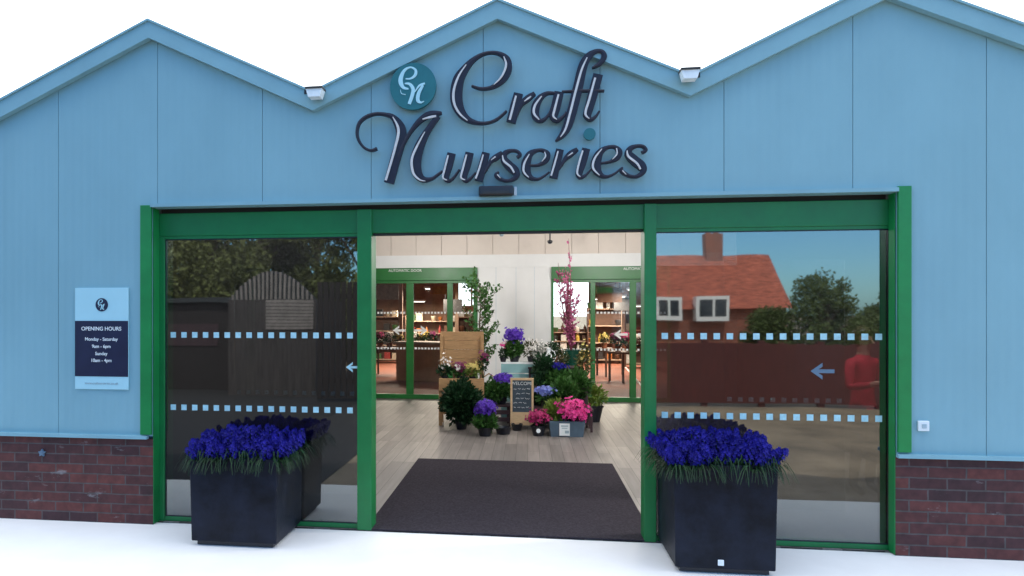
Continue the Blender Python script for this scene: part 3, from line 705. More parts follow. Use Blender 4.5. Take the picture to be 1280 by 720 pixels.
for n_, (px, Y) in enumerate(((487, 13), (530, 14.5), (768, 13.5), (786, 12))):
    x = XF(px, Y); t = thing('display_table', '%s display table of plants beyond the inner doors' % ('leftmost dark', 'dark second', 'dark third', 'rightmost dark')[n_], 'table', (x, Y, 0), R(10 * n_), 'display tables of the store')
    b = MB(); b.bbox(-.4, .4, -.3, .3, .66, .7, .005); b.build('table_top', M['shelf'], t, local=True)
    for sx in (-.37, .33):
        for sy in (-.27, .23): b = MB(); b.box(sx, sx + .04, sy, sy + .04, 0, .659); b.build('leg', M['shelf'], t, local=True)
    for q in range(3):
        col = (M['fl_magenta'], M['fl_white'], M['fl_yellow'], M['fl_plum'])[(q + n_) % 4]
        cn = ('magenta', 'white', 'yellow', 'plum')[(q + n_) % 4]
        potted('potted_plant', '%s flowering pot plant on the %s display table' % (cn, ('leftmost dark', 'dark second', 'dark third', 'rightmost dark')[n_]), 'plant', (x - .25 + .25 * q, Y, .701), (M['terracotta'], .08, .12), (M['leaf_dark'], .13, .1, .36, 120, .07), (col, .13, .2, .4, 60, .03), 'pot plants on the store tables')

# ------------------------------------------------------------------ sign lettering
def catmull(pts, sub=9):
    out = []; n = len(pts)
    for i in range(n - 1):
        p0, p1, p2, p3 = pts[max(i - 1, 0)], pts[i], pts[i + 1], pts[min(i + 2, n - 1)]
        for k in range(sub):
            t = k / sub
            out.append(tuple(0.5 * ((2 * b_) + (-a_ + c_) * t + (2 * a_ - 5 * b_ + 4 * c_ - d_) * t * t + (-a_ + 3 * b_ - 3 * c_ + d_) * t ** 3) for a_, b_, c_, d_ in zip(p0, p1, p2, p3)))
    out.append(tuple(pts[-1])); return out

def stroke(b, pts, y, depth, conv, ridge=0.004, grow=0.0):
    """a pen stroke of changing width as a solid with a low ridge along its middle"""
    q = catmull(pts)
    n = len(q); W = []
    for u, v, wd in q: p = conv(u, v); W.append((p.x, p.z, conv.s * max(wd, 3) / 2 + grow))
    vs = []
    for i, (x, z, h) in enumerate(W):
        x0, z0, _ = W[max(i - 1, 0)]; x1, z1, _ = W[min(i + 1, n - 1)]
        l = math.hypot(x1 - x0, z1 - z0) or 1e-6; nx, nz = -(z1 - z0) / l, (x1 - x0) / l
        vs += [(x + nx * h, y, z + nz * h), (x, y - min(ridge, h * .5), z), (x - nx * h, y, z - nz * h), (x - nx * h, y + depth, z - nz * h), (x + nx * h, y + depth, z + nz * h)]
    fs = []
    for i in range(n - 1):
        a, c = i * 5, i * 5 + 5
        for k in range(5): fs.append((a + k, a + (k + 1) % 5, c + (k + 1) % 5, c + k))
    fs += [(4, 3, 2, 1, 0), tuple((n - 1) * 5 + k for k in range(5))]
    b.add(vs, fs)

class Conv:
    def __init__(s, ox, oy, sc_, Y): s.ox, s.oy, s.k, s.Y = ox, oy, sc_, Y; s.s = (P(640, 150, Y).x - P(639, 150, Y).x) / sc_
    def __call__(s, u, v): return P(s.ox + u / s.k, s.oy + v / s.k, s.Y)

YS = YC - 0.066
cC, cA = Conv(550, 55, 6.545, YS), Conv(640, 55, 5.54, YS)
cN, cU, cE = Conv(440, 130, 6.858, YS), Conv(545, 130, 6.855, YS), Conv(675, 130, 6.855, YS)
LET = [
 ('C', cC, [[(258,340,12),(330,362,20),(410,355,24),(480,320,38),(535,260,52),(560,190,56),(548,125,50),(500,82,30),(430,66,20),(350,80,22),(270,128,36),(200,205,62),(150,290,88),(132,400,98),(140,490,94),(180,570,70),(240,622,42),(320,645,24),(400,640,19),(470,610,18),(545,545,14)]],
       [[(215,170,8),(155,260,18),(118,360,22),(110,440,24),(125,510,22),(165,575,18),(225,628,8)],[(522,105,8),(540,160,20),(530,215,20),(495,280,16),(440,335,6)]]),
 ('r', cC, [[(642,402,72),(612,515,76),(580,640,74)],[(625,590,14),(662,495,34),(715,445,48),(775,402,30)]], [[(622,425,18),(592,540,20),(570,622,20)],[(690,470,8),(725,445,16),(745,430,10)]]),
 ('a', cA, [[(300,338,14),(240,340,22),(190,378,44),(162,440,56),(166,500,46),(200,530,24),(245,500,16),(285,430,12)],[(327,330,62),(307,420,64),(288,492,56),(312,528,28),(350,505,16),(378,470,12)]],
       [[(205,362,8),(160,425,18),(152,480,18),(188,525,8)],[(322,350,14),(296,450,18),(286,500,16),(310,524,6)]]),
 ('f', cA, [[(558,162,10),(605,135,24),(638,90,36),(625,52,24),(582,50,28),(532,82,46),(492,150,60),(457,300,66),(422,440,66),(387,560,60),(350,625,42),(303,670,10)],[(345,328,10),(480,322,15),(640,322,11)]],
       [[(520,95,8),(482,180,16),(440,330,18),(402,480,18),(370,590,16),(335,645,6)]]),
 ('t', cA, [[(597,208,64),(562,340,64),(532,450,58),(522,490,50),(546,520,26),(580,500,15),(606,462,10)]], [[(576,235,16),(536,380,18),(508,480,18),(535,518,6)]]),
 ('N', cN, [[(212,380,24),(160,396,18),(100,370,19),(55,310,20),(40,240,20),(60,160,22),(120,107,24),(200,82,22),(280,86,26),(350,112,46),(405,185,82),(420,260,84),(402,360,84),(372,460,84),(342,570,84),(314,676,84)],
            [(392,455,16),(440,340,24),(500,237,26),(570,150,40),(640,98,52),(700,82,50),(768,74,18)],
            [(735,100,44),(655,215,50),(595,320,70),(555,430,88),(543,520,92),(562,600,80),(612,645,50),(680,640,24),(740,600,16),(775,572,12)]],
       [[(350,112,8),(392,190,24),(398,260,28),(372,370,26),(345,470,24),(290,655,24)],[(606,132,12),(670,115,24),(722,105,20)],[(625,240,8),(560,360,20),(520,450,24),(512,520,26),(530,600,24),(580,650,16),(630,662,6)]]),
 ('u', cU, [[(132,420,68),(107,520,68),(82,610,58),(97,655,34),(140,640,18),(200,560,12)],[(287,415,68),(262,520,68),(237,605,58),(252,655,34),(290,640,18),(340,585,10)]],
       [[(105,440,16),(77,550,20),(60,630,18),(95,655,8)],[(262,435,16),(232,550,20),(215,630,18),(250,652,8)]]),
 ('r', cU, [[(427,415,64),(397,530,68),(365,658,68)],[(415,590,10),(468,492,32),(515,455,48),(568,415,30)]], [[(405,435,14),(372,550,18),(340,640,18)],[(472,482,6),(510,452,14)]]),
 ('s', cU, [[(694,456,22),(720,432,26),(692,402,22),(640,398,24),(592,420,42),(582,470,58),(625,525,72),(675,570,70),(690,610,50),(655,645,28),(600,655,22),(550,640,28),(515,608,32),(538,580,10)]],
       [[(570,440,10),(582,490,20),(640,540,20),(670,590,16)],[(525,605,12),(552,636,6)]]),
 ('e', cU, [[(795,525,12),(880,520,20),(940,480,44),(955,430,46),(920,397,26),(860,397,26),(802,432,54),(772,510,78),(777,580,70),(815,630,36),(870,642,20),(920,620,14),(972,580,10)]],
       [[(800,430,8),(757,510,20),(752,580,20),(795,630,8)],[(930,412,10),(938,450,14),(905,495,6)]]),
 ('r', cE, [[(172,387,64),(142,510,68),(115,634,68)],[(165,560,10),(215,472,32),(265,425,48),(322,386,30)]], [[(155,405,14),(126,510,18),(95,615,18)],[(238,448,6),(280,418,14)]]),
 ('i', cE, [[(397,380,64),(367,490,66),(337,585,58),(347,625,34),(390,610,18),(445,550,10)]], [[(366,400,16),(336,500,20),(318,590,18),(345,625,8)]]),
 ('e', cE, [[(525,505,12),(600,492,20),(665,455,44),(680,405,46),(642,367,26),(580,370,26),(517,412,56),(482,490,80),(487,560,72),(527,610,36),(580,620,20),(640,595,14),(692,552,10)]],
       [[(530,385,8),(467,470,20),(455,550,20),(510,612,8)],[(655,380,10),(658,430,14),(620,475,6)]]),
 ('s', cE, [[(874,414,22),(908,395,26),(885,362,22),(830,358,24),(777,380,42),(760,425,60),(810,480,74),(870,530,72),(885,575,48),(840,615,28),(780,618,22),(720,590,30),(695,560,26),(712,543,10)]],
       [[(745,400,10),(757,450,20),(830,510,20),(860,560,16)],[(705,570,12),(738,606,6)]]),
]
ctr = P(630, 150, YC)
sg = thing('shop_sign', 'large navy and silver italic sign reading Craft Nurseries on the central gable', 'sign', (ctr.x, YC, ctr.z))
for ch, cv, strokes, hl in LET:
    b = MB()
    for k, s in enumerate(strokes): stroke(b, s, YS - 0.0007 * k, 0.03, cv, 0.004, 0.0015)
    lo = b.build('letter', M['navy'], sg)
    b = MB()
    for k, s in enumerate(hl): stroke(b, [(u_, v_, w_ * .85) for u_, v_, w_ in s], YS - 0.007 - 0.0006 * k, 0.004, cv, 0.001)
    b.build('letter_highlight', M['silver'], lo)
    # stand-off pins fix each letter to the cladding
p = P(737.1, 167.3, YS)
b = MB(); b.prism([(p.x + 0.040 * math.cos(k * math.pi / 16), p.z + 0.040 * math.sin(k * math.pi / 16)) for k in range(32)], YS, YS + 0.03); b.build('letter_dot', M['teal'], sg)

MONO = [[(260,275,16),(320,272,22),(375,230,36),(378,170,30),(320,138,20),(250,170,34),(207,250,50),(202,320,54),(235,380,36),(295,396,18)],
        [(196,405,6),(212,452,9),(262,464,8)],
        [(250,332,16),(310,340,34),(350,400,44),(337,480,44),(303,578,40)],
        [(372,432,10),(425,358,24),(492,330,22)], [(468,352,30),(417,450,44),(407,530,44),(440,560,26),(482,545,8)]]
def disc(name, cx, cz, r, y0, y1, m, parent, n=48):
    b = MB(); b.prism([(cx + r * math.cos(k * 2 * math.pi / n), cz + r * math.sin(k * 2 * math.pi / n)) for k in range(n)], y0, y1); return b.build(name, m, parent)
p = P(516.2, 107.7, YS); rr = 30 * (P(640, 150, YS).x - P(639, 150, YS).x)
lg = thing('logo_disc', 'round teal disc with a pale CN monogram above the letter N of the sign', 'logo', (p.x, YC, p.z))
disc('disc', p.x, p.z, rr, YS, YS + 0.03, M['teal'], lg)
cM = Conv(480, 70, 9.6, YS)
b = MB()
for k, s in enumerate(MONO): stroke(b, s, YS - 0.003 - 0.0005 * k, 0.002, cM, 0.001)
b.build('monogram', M['board'], lg)

# opening hours board
pa, pb = P(95, 360, YC), P(161.5, 487, YC)
x0, x1, z1, z0 = pa.x, pb.x, pa.z, pb.z
oh = thing('opening_hours_sign', 'white and navy opening hours board fixed to the cladding left of the shopfront', 'sign', ((x0 + x1) / 2, YC, z0))
b = MB(); b.bbox(x0, x1, YC - 0.012, YC - 0.001, z0, z1, 0.002); b.build('board', M['board'], oh)
zn1, zn0 = P(95, 401, YC).z, P(95, 470, YC).z
b = MB(); b.box(x0 + .001, x1 - .001, YC - 0.0145, YC - 0.0122, zn0, zn1); b.build('navy_panel', M['signnavy'], oh)
xm = (x0 + x1) / 2; yt = YC - 0.0158
for s, py, sz in (('OPENING HOURS', 411, 0.0405), ('Monday - Saturday', 424, 0.035), ('9am - 6pm', 433, 0.035), ('Sunday', 442, 0.035), ('10am - 4pm', 450.5, 0.035)):
    text('lettering', s, sz, xm, P(128, py, YC).z, yt, M['signwhite'], oh, bold=0.0004)
text('web_address', 'www.craftnurseries.co.uk', 0.026, xm, P(128, 479, YC).z, YC - 0.0135, M['lettergrey'], oh)
pc = P(128.5, 381, YC); rd = 0.050
disc('emblem', pc.x, pc.z, rd, YC - 0.0145, YC - 0.0122, M['signnavy'], oh)
class Conv2:
    def __init__(s, cx, cz, k): s.cx, s.cz, s.s = cx, cz, k
    def __call__(s, u, v): return Vector((s.cx + (u - 348) * s.s, 0, s.cz - (v - 362) * s.s))
b = MB()
for k, s in enumerate(MONO): stroke(b, s, YC - 0.0155 - 0.0003 * k, 0.0008, Conv2(pc.x, pc.z, rd / 285), 0.0003)
b.build('monogram', M['board'], oh)

# door sensor box
pa, pb = P(599, 234.5, YC), P(642, 246, YC)
t = thing('door_sensor', 'black box sensor fixed above the doorway under the sign', 'sensor', ((pa.x + pb.x) / 2, YC, pb.z))
b = MB(); b.bbox(pa.x, pb.x, YC - 0.075, YC - 0.002, pb.z, pa.z, 0.014); b.build('housing', M['black'], t, smooth=False)
b = MB(); b.bbox(pa.x + .03, pb.x - .03, YC - 0.079, YC - 0.0752, pb.z + 0.012, pb.z + 0.03, 0.001); b.build('lens', M['dark'], t)
b = MB(); b.bbox(pb.x + 0.002, pb.x + 0.022, YC - 0.03, YC - 0.002, pb.z + .004, pa.z - .004, 0.004); b.build('bracket', M['flash'], t)
# floodlights in the valleys
for px, py, lb in ((394, 116, 'white wedge shaped floodlight in the roof valley between the left and central gables'), (862, 93, 'white wedge shaped floodlight in the roof valley between the central and right gables')):
    p = P(px, py, YC - .13); t = thing('floodlight', lb, 'floodlight', (p.x, YC - 0.056, p.z), 0, 'floodlights in the roof valleys')
    sx, h = 0.058, 0.036
    b = MB(); b.prism([(-sx * .72, -h), (sx * .72, -h), (sx, h * .55), (-sx, h * .55)], -0.11, -0.03); o = b.build('housing', M['lampwhite'], t, local=True)
    b = MB(); b.prism([(-sx * 1.06, h * .56), (sx * 1.06, h * .56), (sx * 1.06, h * .95), (-sx * 1.06, h * .95)], -0.118, -0.02); b.build('cap', M['dark'], t, local=True)
    b = MB(); b.box(-0.02, 0.02, -0.0295, -0.002, -0.02, 0.02); b.build('bracket', M['dark'], t, local=True)
# small wall box on the right
p = P(1153, 532, YC)
t = thing('wall_socket', 'small pale square call box on the cladding right of the shopfront', 'wall box', (p.x, YC, p.z))
b = MB(); b.bbox(-.033, .033, -0.02, -0.001, -.033, .033, 0.005); b.build('plate', M['signwhite'], t, local=True)
b = MB(); b.bbox(-.014, .014, -0.026, -0.0202, -.014, .014, 0.003); b.build('button', M['lettergrey'], t, local=True)
# pale smear on the left brick, modelled as a raised star plate
p = P(53, 566, YC)
t = thing('brick_smear', 'small blue grey star shaped smear on the left brick base', 'smear', (p.x, YC, p.z))
b = MB(); b.prism([((0.030 if k % 2 == 0 else 0.016) * math.cos(k * math.pi / 5 + .3), (0.030 if k % 2 == 0 else 0.016) * math.sin(k * math.pi / 5 + .3)) for k in range(10)], -0.012, 0.004); b.build('plate', M['bluegrey'], t, local=True)
b = MB(); b.lathe([(0.012, 0), (0.012, 0.01)], 10); o = b.build('smear_middle', M['bluegrey'], t, local=True); o.rotation_euler = (R(90), 0, 0); o.location = (0, -0.0125, 0)

# ------------------------------------------------------------------ planters and hyacinths
def planter(cx, yf, wd, h, label, flabel, badge):
    t = thing('square_planter', label, 'planter', (cx, yf + wd / 2, 0), 0, 'dark square planters at the doorway')
    hw = wd / 2; b = MB(); i = hw - 0.03
    # hollow tapered box
    bw = hw * 0.965
    vs = []
    for s, z in ((bw, 0.03), (hw, h), (i, h), (i, h - 0.08)):
        vs += [(-s, -s, z), (s, -s, z), (s, s, z), (-s, s, z)]
    fs = [(0, 3, 2, 1)]
    for k in range(3):
        for j in range(4): fs.append((k * 4 + j, k * 4 + (j + 1) % 4, k * 4 + 4 + (j + 1) % 4, k * 4 + 4 + j))
    b.add(vs, fs); body = b.build('planter_body', M['planter'], t, local=True)
    bv = body.modifiers.new('edge', 'BEVEL'); bv.width = 0.008; bv.segments = 2
    b = MB(); b.box(-bw + .03, bw - .03, -bw + .03, bw - .03, 0.0, 0.03); b.build('foot', M['black'], t, local=True)
    b = MB(); b.box(-i + .001, i - .001, -i + .001, i - .001, h - 0.1, h - 0.06); b.build('soil', M['soil'], t, local=True)
    if badge:
        b = MB(); b.bbox(-0.045, -0.010, -bw - 0.012, -bw - 0.003, 0.055, 0.09, 0.003); b.build('badge', M['signwhite'], t, local=True)
    # flowers
    f = thing('hyacinths', flabel, 'flowers', (cx, yf + wd / 2, h - 0.06), 0, 'deep blue hyacinths in the planters')
    fl, lv, st = MB(), MB(), MB()
    rs = random.Random(int(cx * 100))
    for k in range(150):
        x, y = rs.uniform(-1, 1), rs.uniform(-1, 1)
        ex = x * hw * 0.98; ey = y * hw * 0.96
        lean = Vector((x * 0.5 + rs.uniform(-.16, .16), y * 0.5 + rs.uniform(-.16, .16), 1)).normalized()
        L_ = rs.uniform(0.17, 0.225) - 0.035 * max(abs(x), abs(y)) ** 2
        base = Vector((ex, ey, 0)); top = base + lean * L_
        st.tube([base, base + lean * L_ * .5, top], 0.004, 5)
        n = 38
        for j in range(n):
            u = j / n; zz = L_ * (0.42 + 0.62 * u); r_ = 0.026 * math.sin(math.pi * min(1, 0.18 + u * 0.8)) + 0.003
            a_ = j * 2.4 + rs.random() * .6
            d = Vector((math.cos(a_), math.sin(a_), 0.25))
            c = base + lean * zz + d * r_
            fl.star(c, d + Vector((0, 0, rs.uniform(-.3, .4))), rs.uniform(0.011, 0.016), 0)
        for j in range(6):
            a_ = rs.uniform(0, 6.28); out = Vector((math.cos(a_) + x * .9, math.sin(a_) + y * .9, 0))
            l_ = rs.uniform(0.16, 0.26); p0 = base.copy(); wv = 0.008; pr = None
            sd_ = out.cross(Vector((0, 0, 1))).normalized() * wv
            vv = []
            for q in range(5):
                u = q / 4; pp = p0 + out.normalized() * l_ * 0.75 * u + Vector((0, 0, l_ * (1.25 * u - 1.35 * u * u)))
                ww = sd_ * (1 - u * 0.85); vv += [pp - ww, pp + ww]
            lv.add(vv, [(2 * q, 2 * q + 1, 2 * q + 3, 2 * q + 2) for q in range(4)])
    # leaves hanging over the rim
    for k in range(140):
        side = rs.randrange(4); s = rs.uniform(-1, 1) * hw; e = hw * 0.93
        p0 = {0: Vector((s, -e, .055)), 1: Vector((e, s, .055)), 2: Vector((s, e, .055)), 3: Vector((-e, s, .055))}[side]
        out = {0: Vector((0, -1, 0)), 1: Vector((1, 0, 0)), 2: Vector((0, 1, 0)), 3: Vector((-1, 0, 0))}[side] + Vector((rs.uniform(-.7, .7), rs.uniform(-.7, .7), 0))
        l_ = rs.uniform(0.08, 0.25); sd_ = out.cross(Vector((0, 0, 1))).normalized() * 0.006; vv = []
        for q in range(6):
            u = q / 5; pp = p0 + out.normalized() * l_ * (0.55 * u) + Vector((0, 0, 0.10 * math.sin(u * 2.2) - l_ * 0.75 * u * u)) ; ww = sd_ * (1 - u * 0.85); vv += [pp - ww, pp + ww]
        lv.add(vv, [(2 * q, 2 * q + 1, 2 * q + 3, 2 * q + 2) for q in range(5)])
    fl.build('blossoms', M['fl_blue'], f, local=True); lv.build('leaves', M['leaf_strap'], f, local=True); st.build('stems', M['leaf_strap'], f, local=True)

gl = G(235, 682); gr_ = G(350, 685)
planter((gl.x + gr_.x) / 2, gl.y + 0.0, 0.62, 0.60, 'dark slate square planter in front of the left window', 'dense deep blue hyacinths filling the planter before the left window', False)
g1 = G(842, 716); g2 = G(966, 714)
planter((g1.x + g2.x) / 2, g1.y + 0.0, 0.60, 0.66, 'dark slate square planter with a small white badge in front of the right window', 'dense deep blue hyacinths filling the planter before the right window', True)

# ------------------------------------------------------------------ plants of the lobby display
S = 13.0 / F       # metres per photo pixel at the back; used only for rough sizes below
def spot(x, y, Y): q = P(x, y, Y); return (q.x, Y, q.z)
GR = 'potted plants of the lobby display'

# pine stand
p0 = G(549, 531)
YD = p0.y + 0.1
st = thing('plant_stand', 'pine plant stand with tall back board and planted trough before the left doors', 'plant stand', (XF(577, YD), YD, 0), R(4))
k = (D + YD) / F
wS = 56 * k; zt = P(577, 415, YD).z; zq = P(577, 470, YD).z
for sx in (-wS / 2, wS / 2 - .05):
    for sy in (-0.16, 0.16):
        b = MB(); b.bbox(sx, sx + .05, sy, sy + .05, 0, zq - .02 if sy < 0 else zt - .06, 0.004); b.build('post', M['pine'], st, local=True)
b = MB()
for i in range(4):
    za = zt - 0.13 * (i + 1); b.bbox(-wS / 2 + .003, wS / 2 - .003, 0.211, 0.235, za + .0012, za + .1288, 0.003)
b.build('back_board', M['pine'], st, local=True)
b = MB(); b.bbox(-wS / 2 + .002, wS / 2 - .002, -0.185, -0.162, zq - .19, zq - .02, 0.003); b.build('trough_front', M['pine'], st, local=True)
b = MB(); b.box(-wS / 2 + .052, wS / 2 - .052, -0.16, 0.16, zq - .17, zq - .07); b.build('trough', M['soil'], st, local=True)
b = MB(); b.bbox(-wS / 2 + .052, wS / 2 - .052, -0.15, 0.15, 0.16, 0.19, 0.003); b.build('lower_shelf', M['pine'], st, local=True)
zt0 = zq - .07
for px, m, lb, rr_, in ((556, 'leaf_dark', 'white and pink cyclamen at the left end of the pine trough', 0), (574, 'leaf_mid', 'plum cyclamen with a pale bloom in the middle of the pine trough', 1), (591, 'leaf_lime', 'cream yellow primrose at the right end of the pine trough', 2)):
    fm = (M['fl_white'], M['fl_plum'], M['fl_yellow'])[rr_]
    t = potted('potted_plant', lb, 'plant', (XF(px, YD), YD + 0.0, zt0), (M['black'], .055, .07), (M[m], .12, .05, .24, 220, .05), (fm, .125 if rr_ != 0 else .10, .12, .28 if rr_ else .40, 26 if rr_ == 0 else 85, .024), GR)
    if rr_ == 1:
        b = MB(); 
        for q in range(10): b.star((random.uniform(-.04, .02), -.13 + random.uniform(-.01, .01), .20 + random.uniform(-.03, .03)), (0, -1, .4), .022)
        b.build('pale_bloom', M['fl_white'], t, local=True)
potted('potted_plant', 'small potted shrub with dark and white blooms beside the thin tree stem', 'plant', spot(603, 462, YD + .15)[:2] + (zt0 + .0,), None, (M['leaf_dark'], .09, .2, .36, 90, .05), (M['fl_white'], .08, .18, .28, 22, .03), GR) if False else None

# thin green tree in a pot
YT = 6.6; pT = P(600, 470, YT)
t = thing('potted_tree', 'thin potted tree with sparse green leaves between the pine stand and the white wall', 'tree', (pT.x, YT, 0), 0)
b = MB(); b.lathe([(.15, 0), (.2, .3), (.215, .3), (.215, .34), (.19, .34), (.18, .31), (.001, .3)], 20); b.build('pot', M['black'], t, local=True)
rs = random.Random(5); tr, lf = MB(), MB()
zt = P(600, 345, YT).z; zc = P(600, 455, YT).z
tr.tube([(0, 0, .28), (.02, .01, .8), (-.01, 0, 1.4), (.03, .02, zt - .15)], [.022, .018, .013, .005], 7)
for kx in range(46):
    z = zc + (zt - zc) * (kx / 46) - 0.15; a_ = rs.uniform(0, 6.28); l_ = rs.uniform(.18, .52) * (1.0 - 0.25 * kx / 46)
    e = Vector((math.cos(a_) * l_ * .85, math.sin(a_) * l_ * .85, z + rs.uniform(.1, .3)))
    mid = Vector((e.x * .55, e.y * .55, z + (e.z - z) * .35))
    tr.tube([(0.01, 0, z), mid, e], [.007, .005, .002], 5)
    for q in range(20):
        u = rs.uniform(.35, 1.08); c = (Vector((0, 0, z)) * (1 - u) + e * u) + Vector((rs.uniform(-.035, .035), rs.uniform(-.035, .035), rs.uniform(-.03, .03)))
        lf.leaf(c, rnd_dir(rs), rs.uniform(.05, .085), rs.uniform(.034, .052))
tr.build('trunk', M['bark'], t, local=True); lf.build('crown', M['leaf_mid'], t, local=True)

# pink flowering twig tree in the green pot
YT = 6.0; pT = P(714, 470, YT)
t = thing('flowering_shrub', 'tall upright shrub with bare red twigs and pink blossom before the right doors', 'shrub', (pT.x, YT, pT.z), 0)
b = MB(); hgt = P(714, 437, YT).z - pT.z
b.lathe([(.09, 0), (.1, hgt * .5), (.125, hgt * .95), (.135, hgt), (.115, hgt), (.1, hgt * .9), (.001, hgt * .88)], 20); b.build('pot', M['greenpot'], t, local=True, smooth=False)
tr, lf = MB(), MB(); rs = random.Random(9); ztop = P(716, 298, YT).z - pT.z
for kx in range(13):
    a_ = rs.uniform(0, 6.28); sp_ = rs.uniform(.05, .26); hh = ztop * (1.0 if kx == 0 else rs.uniform(.45, .86))
    if kx == 0: sp_ = 0.03
    pts = [Vector((0, 0, hgt * .9))]; 
    for q in range(1, 6):
        u = q / 5; pts.append(Vector((math.cos(a_) * sp_ * u + rs.uniform(-.015, .015), math.sin(a_) * sp_ * u + rs.uniform(-.015, .015), hgt * .9 + (hh - hgt * .9) * u)))
    tr.tube(pts, [.013, .011, .009, .007, .005, .002], 6)
    for q in range(16):
        u = rs.uniform(.15, 1) * 4.999; i = int(u); c = pts[i].lerp(pts[i + 1], u - i)
        d = rnd_dir(rs, .8); d.z = abs(d.z) + .5; d.normalize(); e = c + d * rs.uniform(.05, .14)
        tr.tube([c, e], [.004, .0015], 4)
        for j in range(5): lf.star(c.lerp(e, rs.uniform(.2, 1.05)), rnd_dir(rs), rs.uniform(.014, .026))
tr.build('twigs', M['redbark'], t, local=True); lf.build('blossoms', mat('dusky pink petals', (0.50, 0.12, 0.26), .6, .35, 12, transl=.2), t, local=True)

# tiered black stand the right part of the display stands on
def tier(x0p, x1p, yf, dep, ztop, label):
    X0, X1 = XF(x0p, yf), XF(x1p, yf)
    t = thing('display_step', label, 'display stand', ((X0 + X1) / 2, yf, 0), 0, 'dark steps of the plant display')
    w2 = (X1 - X0) / 2
    b = MB(); b.bbox(-w2, w2, 0, dep, ztop - .03, ztop, .004); b.build('top', M['maroon'], t, local=True)
    for sx in (-w2 + .01, w2 - .04):
        for sy in (.01, dep - .04):
            b = MB(); b.box(sx, sx + .03, sy, sy + .03, 0, ztop - .031); b.build('leg', M['maroon'], t, local=True)
    b = MB(); b.box(-w2 + .041, w2 - .041, dep - .02, dep - .005, .05, ztop - .031); b.build('back_panel', M['maroon'], t, local=True)
    return ztop
YQ = G(690, 545).y                     # front of the display on the right
Z1 = tier(668, 742, YQ + .34, .36, .30, 'dark low step of the display behind the pink azaleas')
Z2 = tier(664, 736, YQ + .72, .36, .56, 'dark middle step of the display behind the lavender primulas')
Z3 = tier(660, 730, YQ + 1.1, .4, .80, 'dark top step of the display before the white wall')

# slatted dark bench on the left of the board
YN = G(610, 534).y
t = thing('slatted_bench', 'low dark stained slatted bench between the pine stand and the chalkboard', 'bench', (XF(607, YN + .2), YN + .2, 0), R(8))
for sx in (-.36, .32):
    for sy in (-.15, .13):
        b = MB(); b.box(sx, sx + .04, sy, sy + .04, 0, .27); b.build('leg', M['maroon'], t, local=True)
b = MB()
for i in range(4): b.bbox(-.38, .38, -.165 + i * .09, -.165 + i * .09 + .07, .271, .293, .003)
b.build('seat_slats', M['maroon'], t, local=True)
b = MB()
for i in range(2): b.bbox(-.37, .37, -.172, -.152, .07 + i * .1, .13 + i * .1, .003)
b.build('front_slats', M['maroon'], t, local=True)
zb_ = .294
qc = G(577, 536)
potted('potted_plant', 'bushy dark green conifer in front of the right leg of the pine stand', 'plant', (qc.x, qc.y - .02, 0), (M['black'], .09, .12), (M['leaf_dark'], .31, .04, .70, 3000, .07), None, GR)
potted('potted_plant', 'trailing mid green plant on the left end of the dark bench', 'plant', (XF(593, YN + .12), YN + .16, zb_), (M['black'], .07, .08), (M['leaf_mid'], .15, -.06, .36, 800, .05), None, GR)
potted('potted_plant', 'violet primula with green leaves on the bench, left of the chalkboard', 'plant', (XF(627, YN + .3), YN + .28, zb_), (M['black'], .08, .1), (M['leaf_mid'], .14, .05, .33, 420, .07), (M['fl_purple'], .15, .28, .44, 170, .028), GR)
pv = G(606, 546)
potted('potted_plant', 'violet hydrangea in a black pot on the floor, before the dark bench', 'plant', (pv.x, pv.y + .08, 0), (M['black'], .10, .11), (M['leaf_mid'], .15, .09, .27, 380, .085), (M['fl_purple'], .145, .24, .47, 260, .028), GR)
for px, py, r_, lb in ((629, 544, .105, 'black shallow pot on the floor, left of the chalkboard foot'), (646, 539, .075, 'small black shallow pot on the floor, before the chalkboard')):
    q = G(px, py); b = MB(); b.lathe([(r_ * .8, 0), (r_, .075), (r_ * 1.05, .09), (r_ * .9, .09), (r_ * .8, .06), (.001, .055)], 20); o = b.build('shallow_pot', M['black']); o.location = (q.x, q.y + r_, 0); tag(o, lb, 'pot')

# pale teal crate and what stands on it
YK = YN + .55; a, c = XF(626, YK), XF(672, YK); zk = P(640, 453, YK).z
t = thing('painted_crate', 'pale teal painted crate on end behind the chalkboard', 'crate', ((a + c) / 2, YK, 0), 0)
hw = (c - a) / 2
b = MB(); b.bbox(-hw, hw, 0, .32, zk - .02, zk, .003); b.build('top_board', M['signwhite'], t, local=True)
b = MB()
for i in range(6): zz = zk - .02 - (i + 1) * (zk - .02) / 6; b.bbox(-hw + .004, hw - .004, .006, .024, zz + .006, zz + (zk - .02) / 6 - .004, .003)
b.build('front_boards', M['teal_crate'], t, local=True)
for sx in (-hw + .004, hw - .024): b = MB(); b.box(sx, sx + .02, .025, .31, 0, zk - .021); b.build('side_board', M['teal_crate'], t, local=True)
xk = XF(643, YK + .12)
potted('potted_plant', 'tall violet primula on top of the pale teal crate', 'plant', (xk, YK + .15, zk), (M['black'], .08, .09), (M['leaf_mid'], .15, .05, .33, 480, .07), (M['fl_purple'], .155, .28, .50, 230, .032), GR)
potted('potted_plant', 'small pink flower in a pot at the left end of the teal crate', 'plant', (XF(629, YK + .1), YK + .1, zk), (M['black'], .05, .07), (M['leaf_dark'], .06, .05, .2, 120, .045), (M['fl_pink'], .05, .18, .30, 16, .02), GR)
potted('potted_plant', 'white flowered shrub beside the violet primula on the teal crate', 'plant', (XF(664, YK + .14), YK + .16, zk), (M['black'], .06, .08), (M['leaf_olive'], .15, .02, .34, 320, .04), (M['fl_white'], .16, .05, .38, 130, .016), GR)
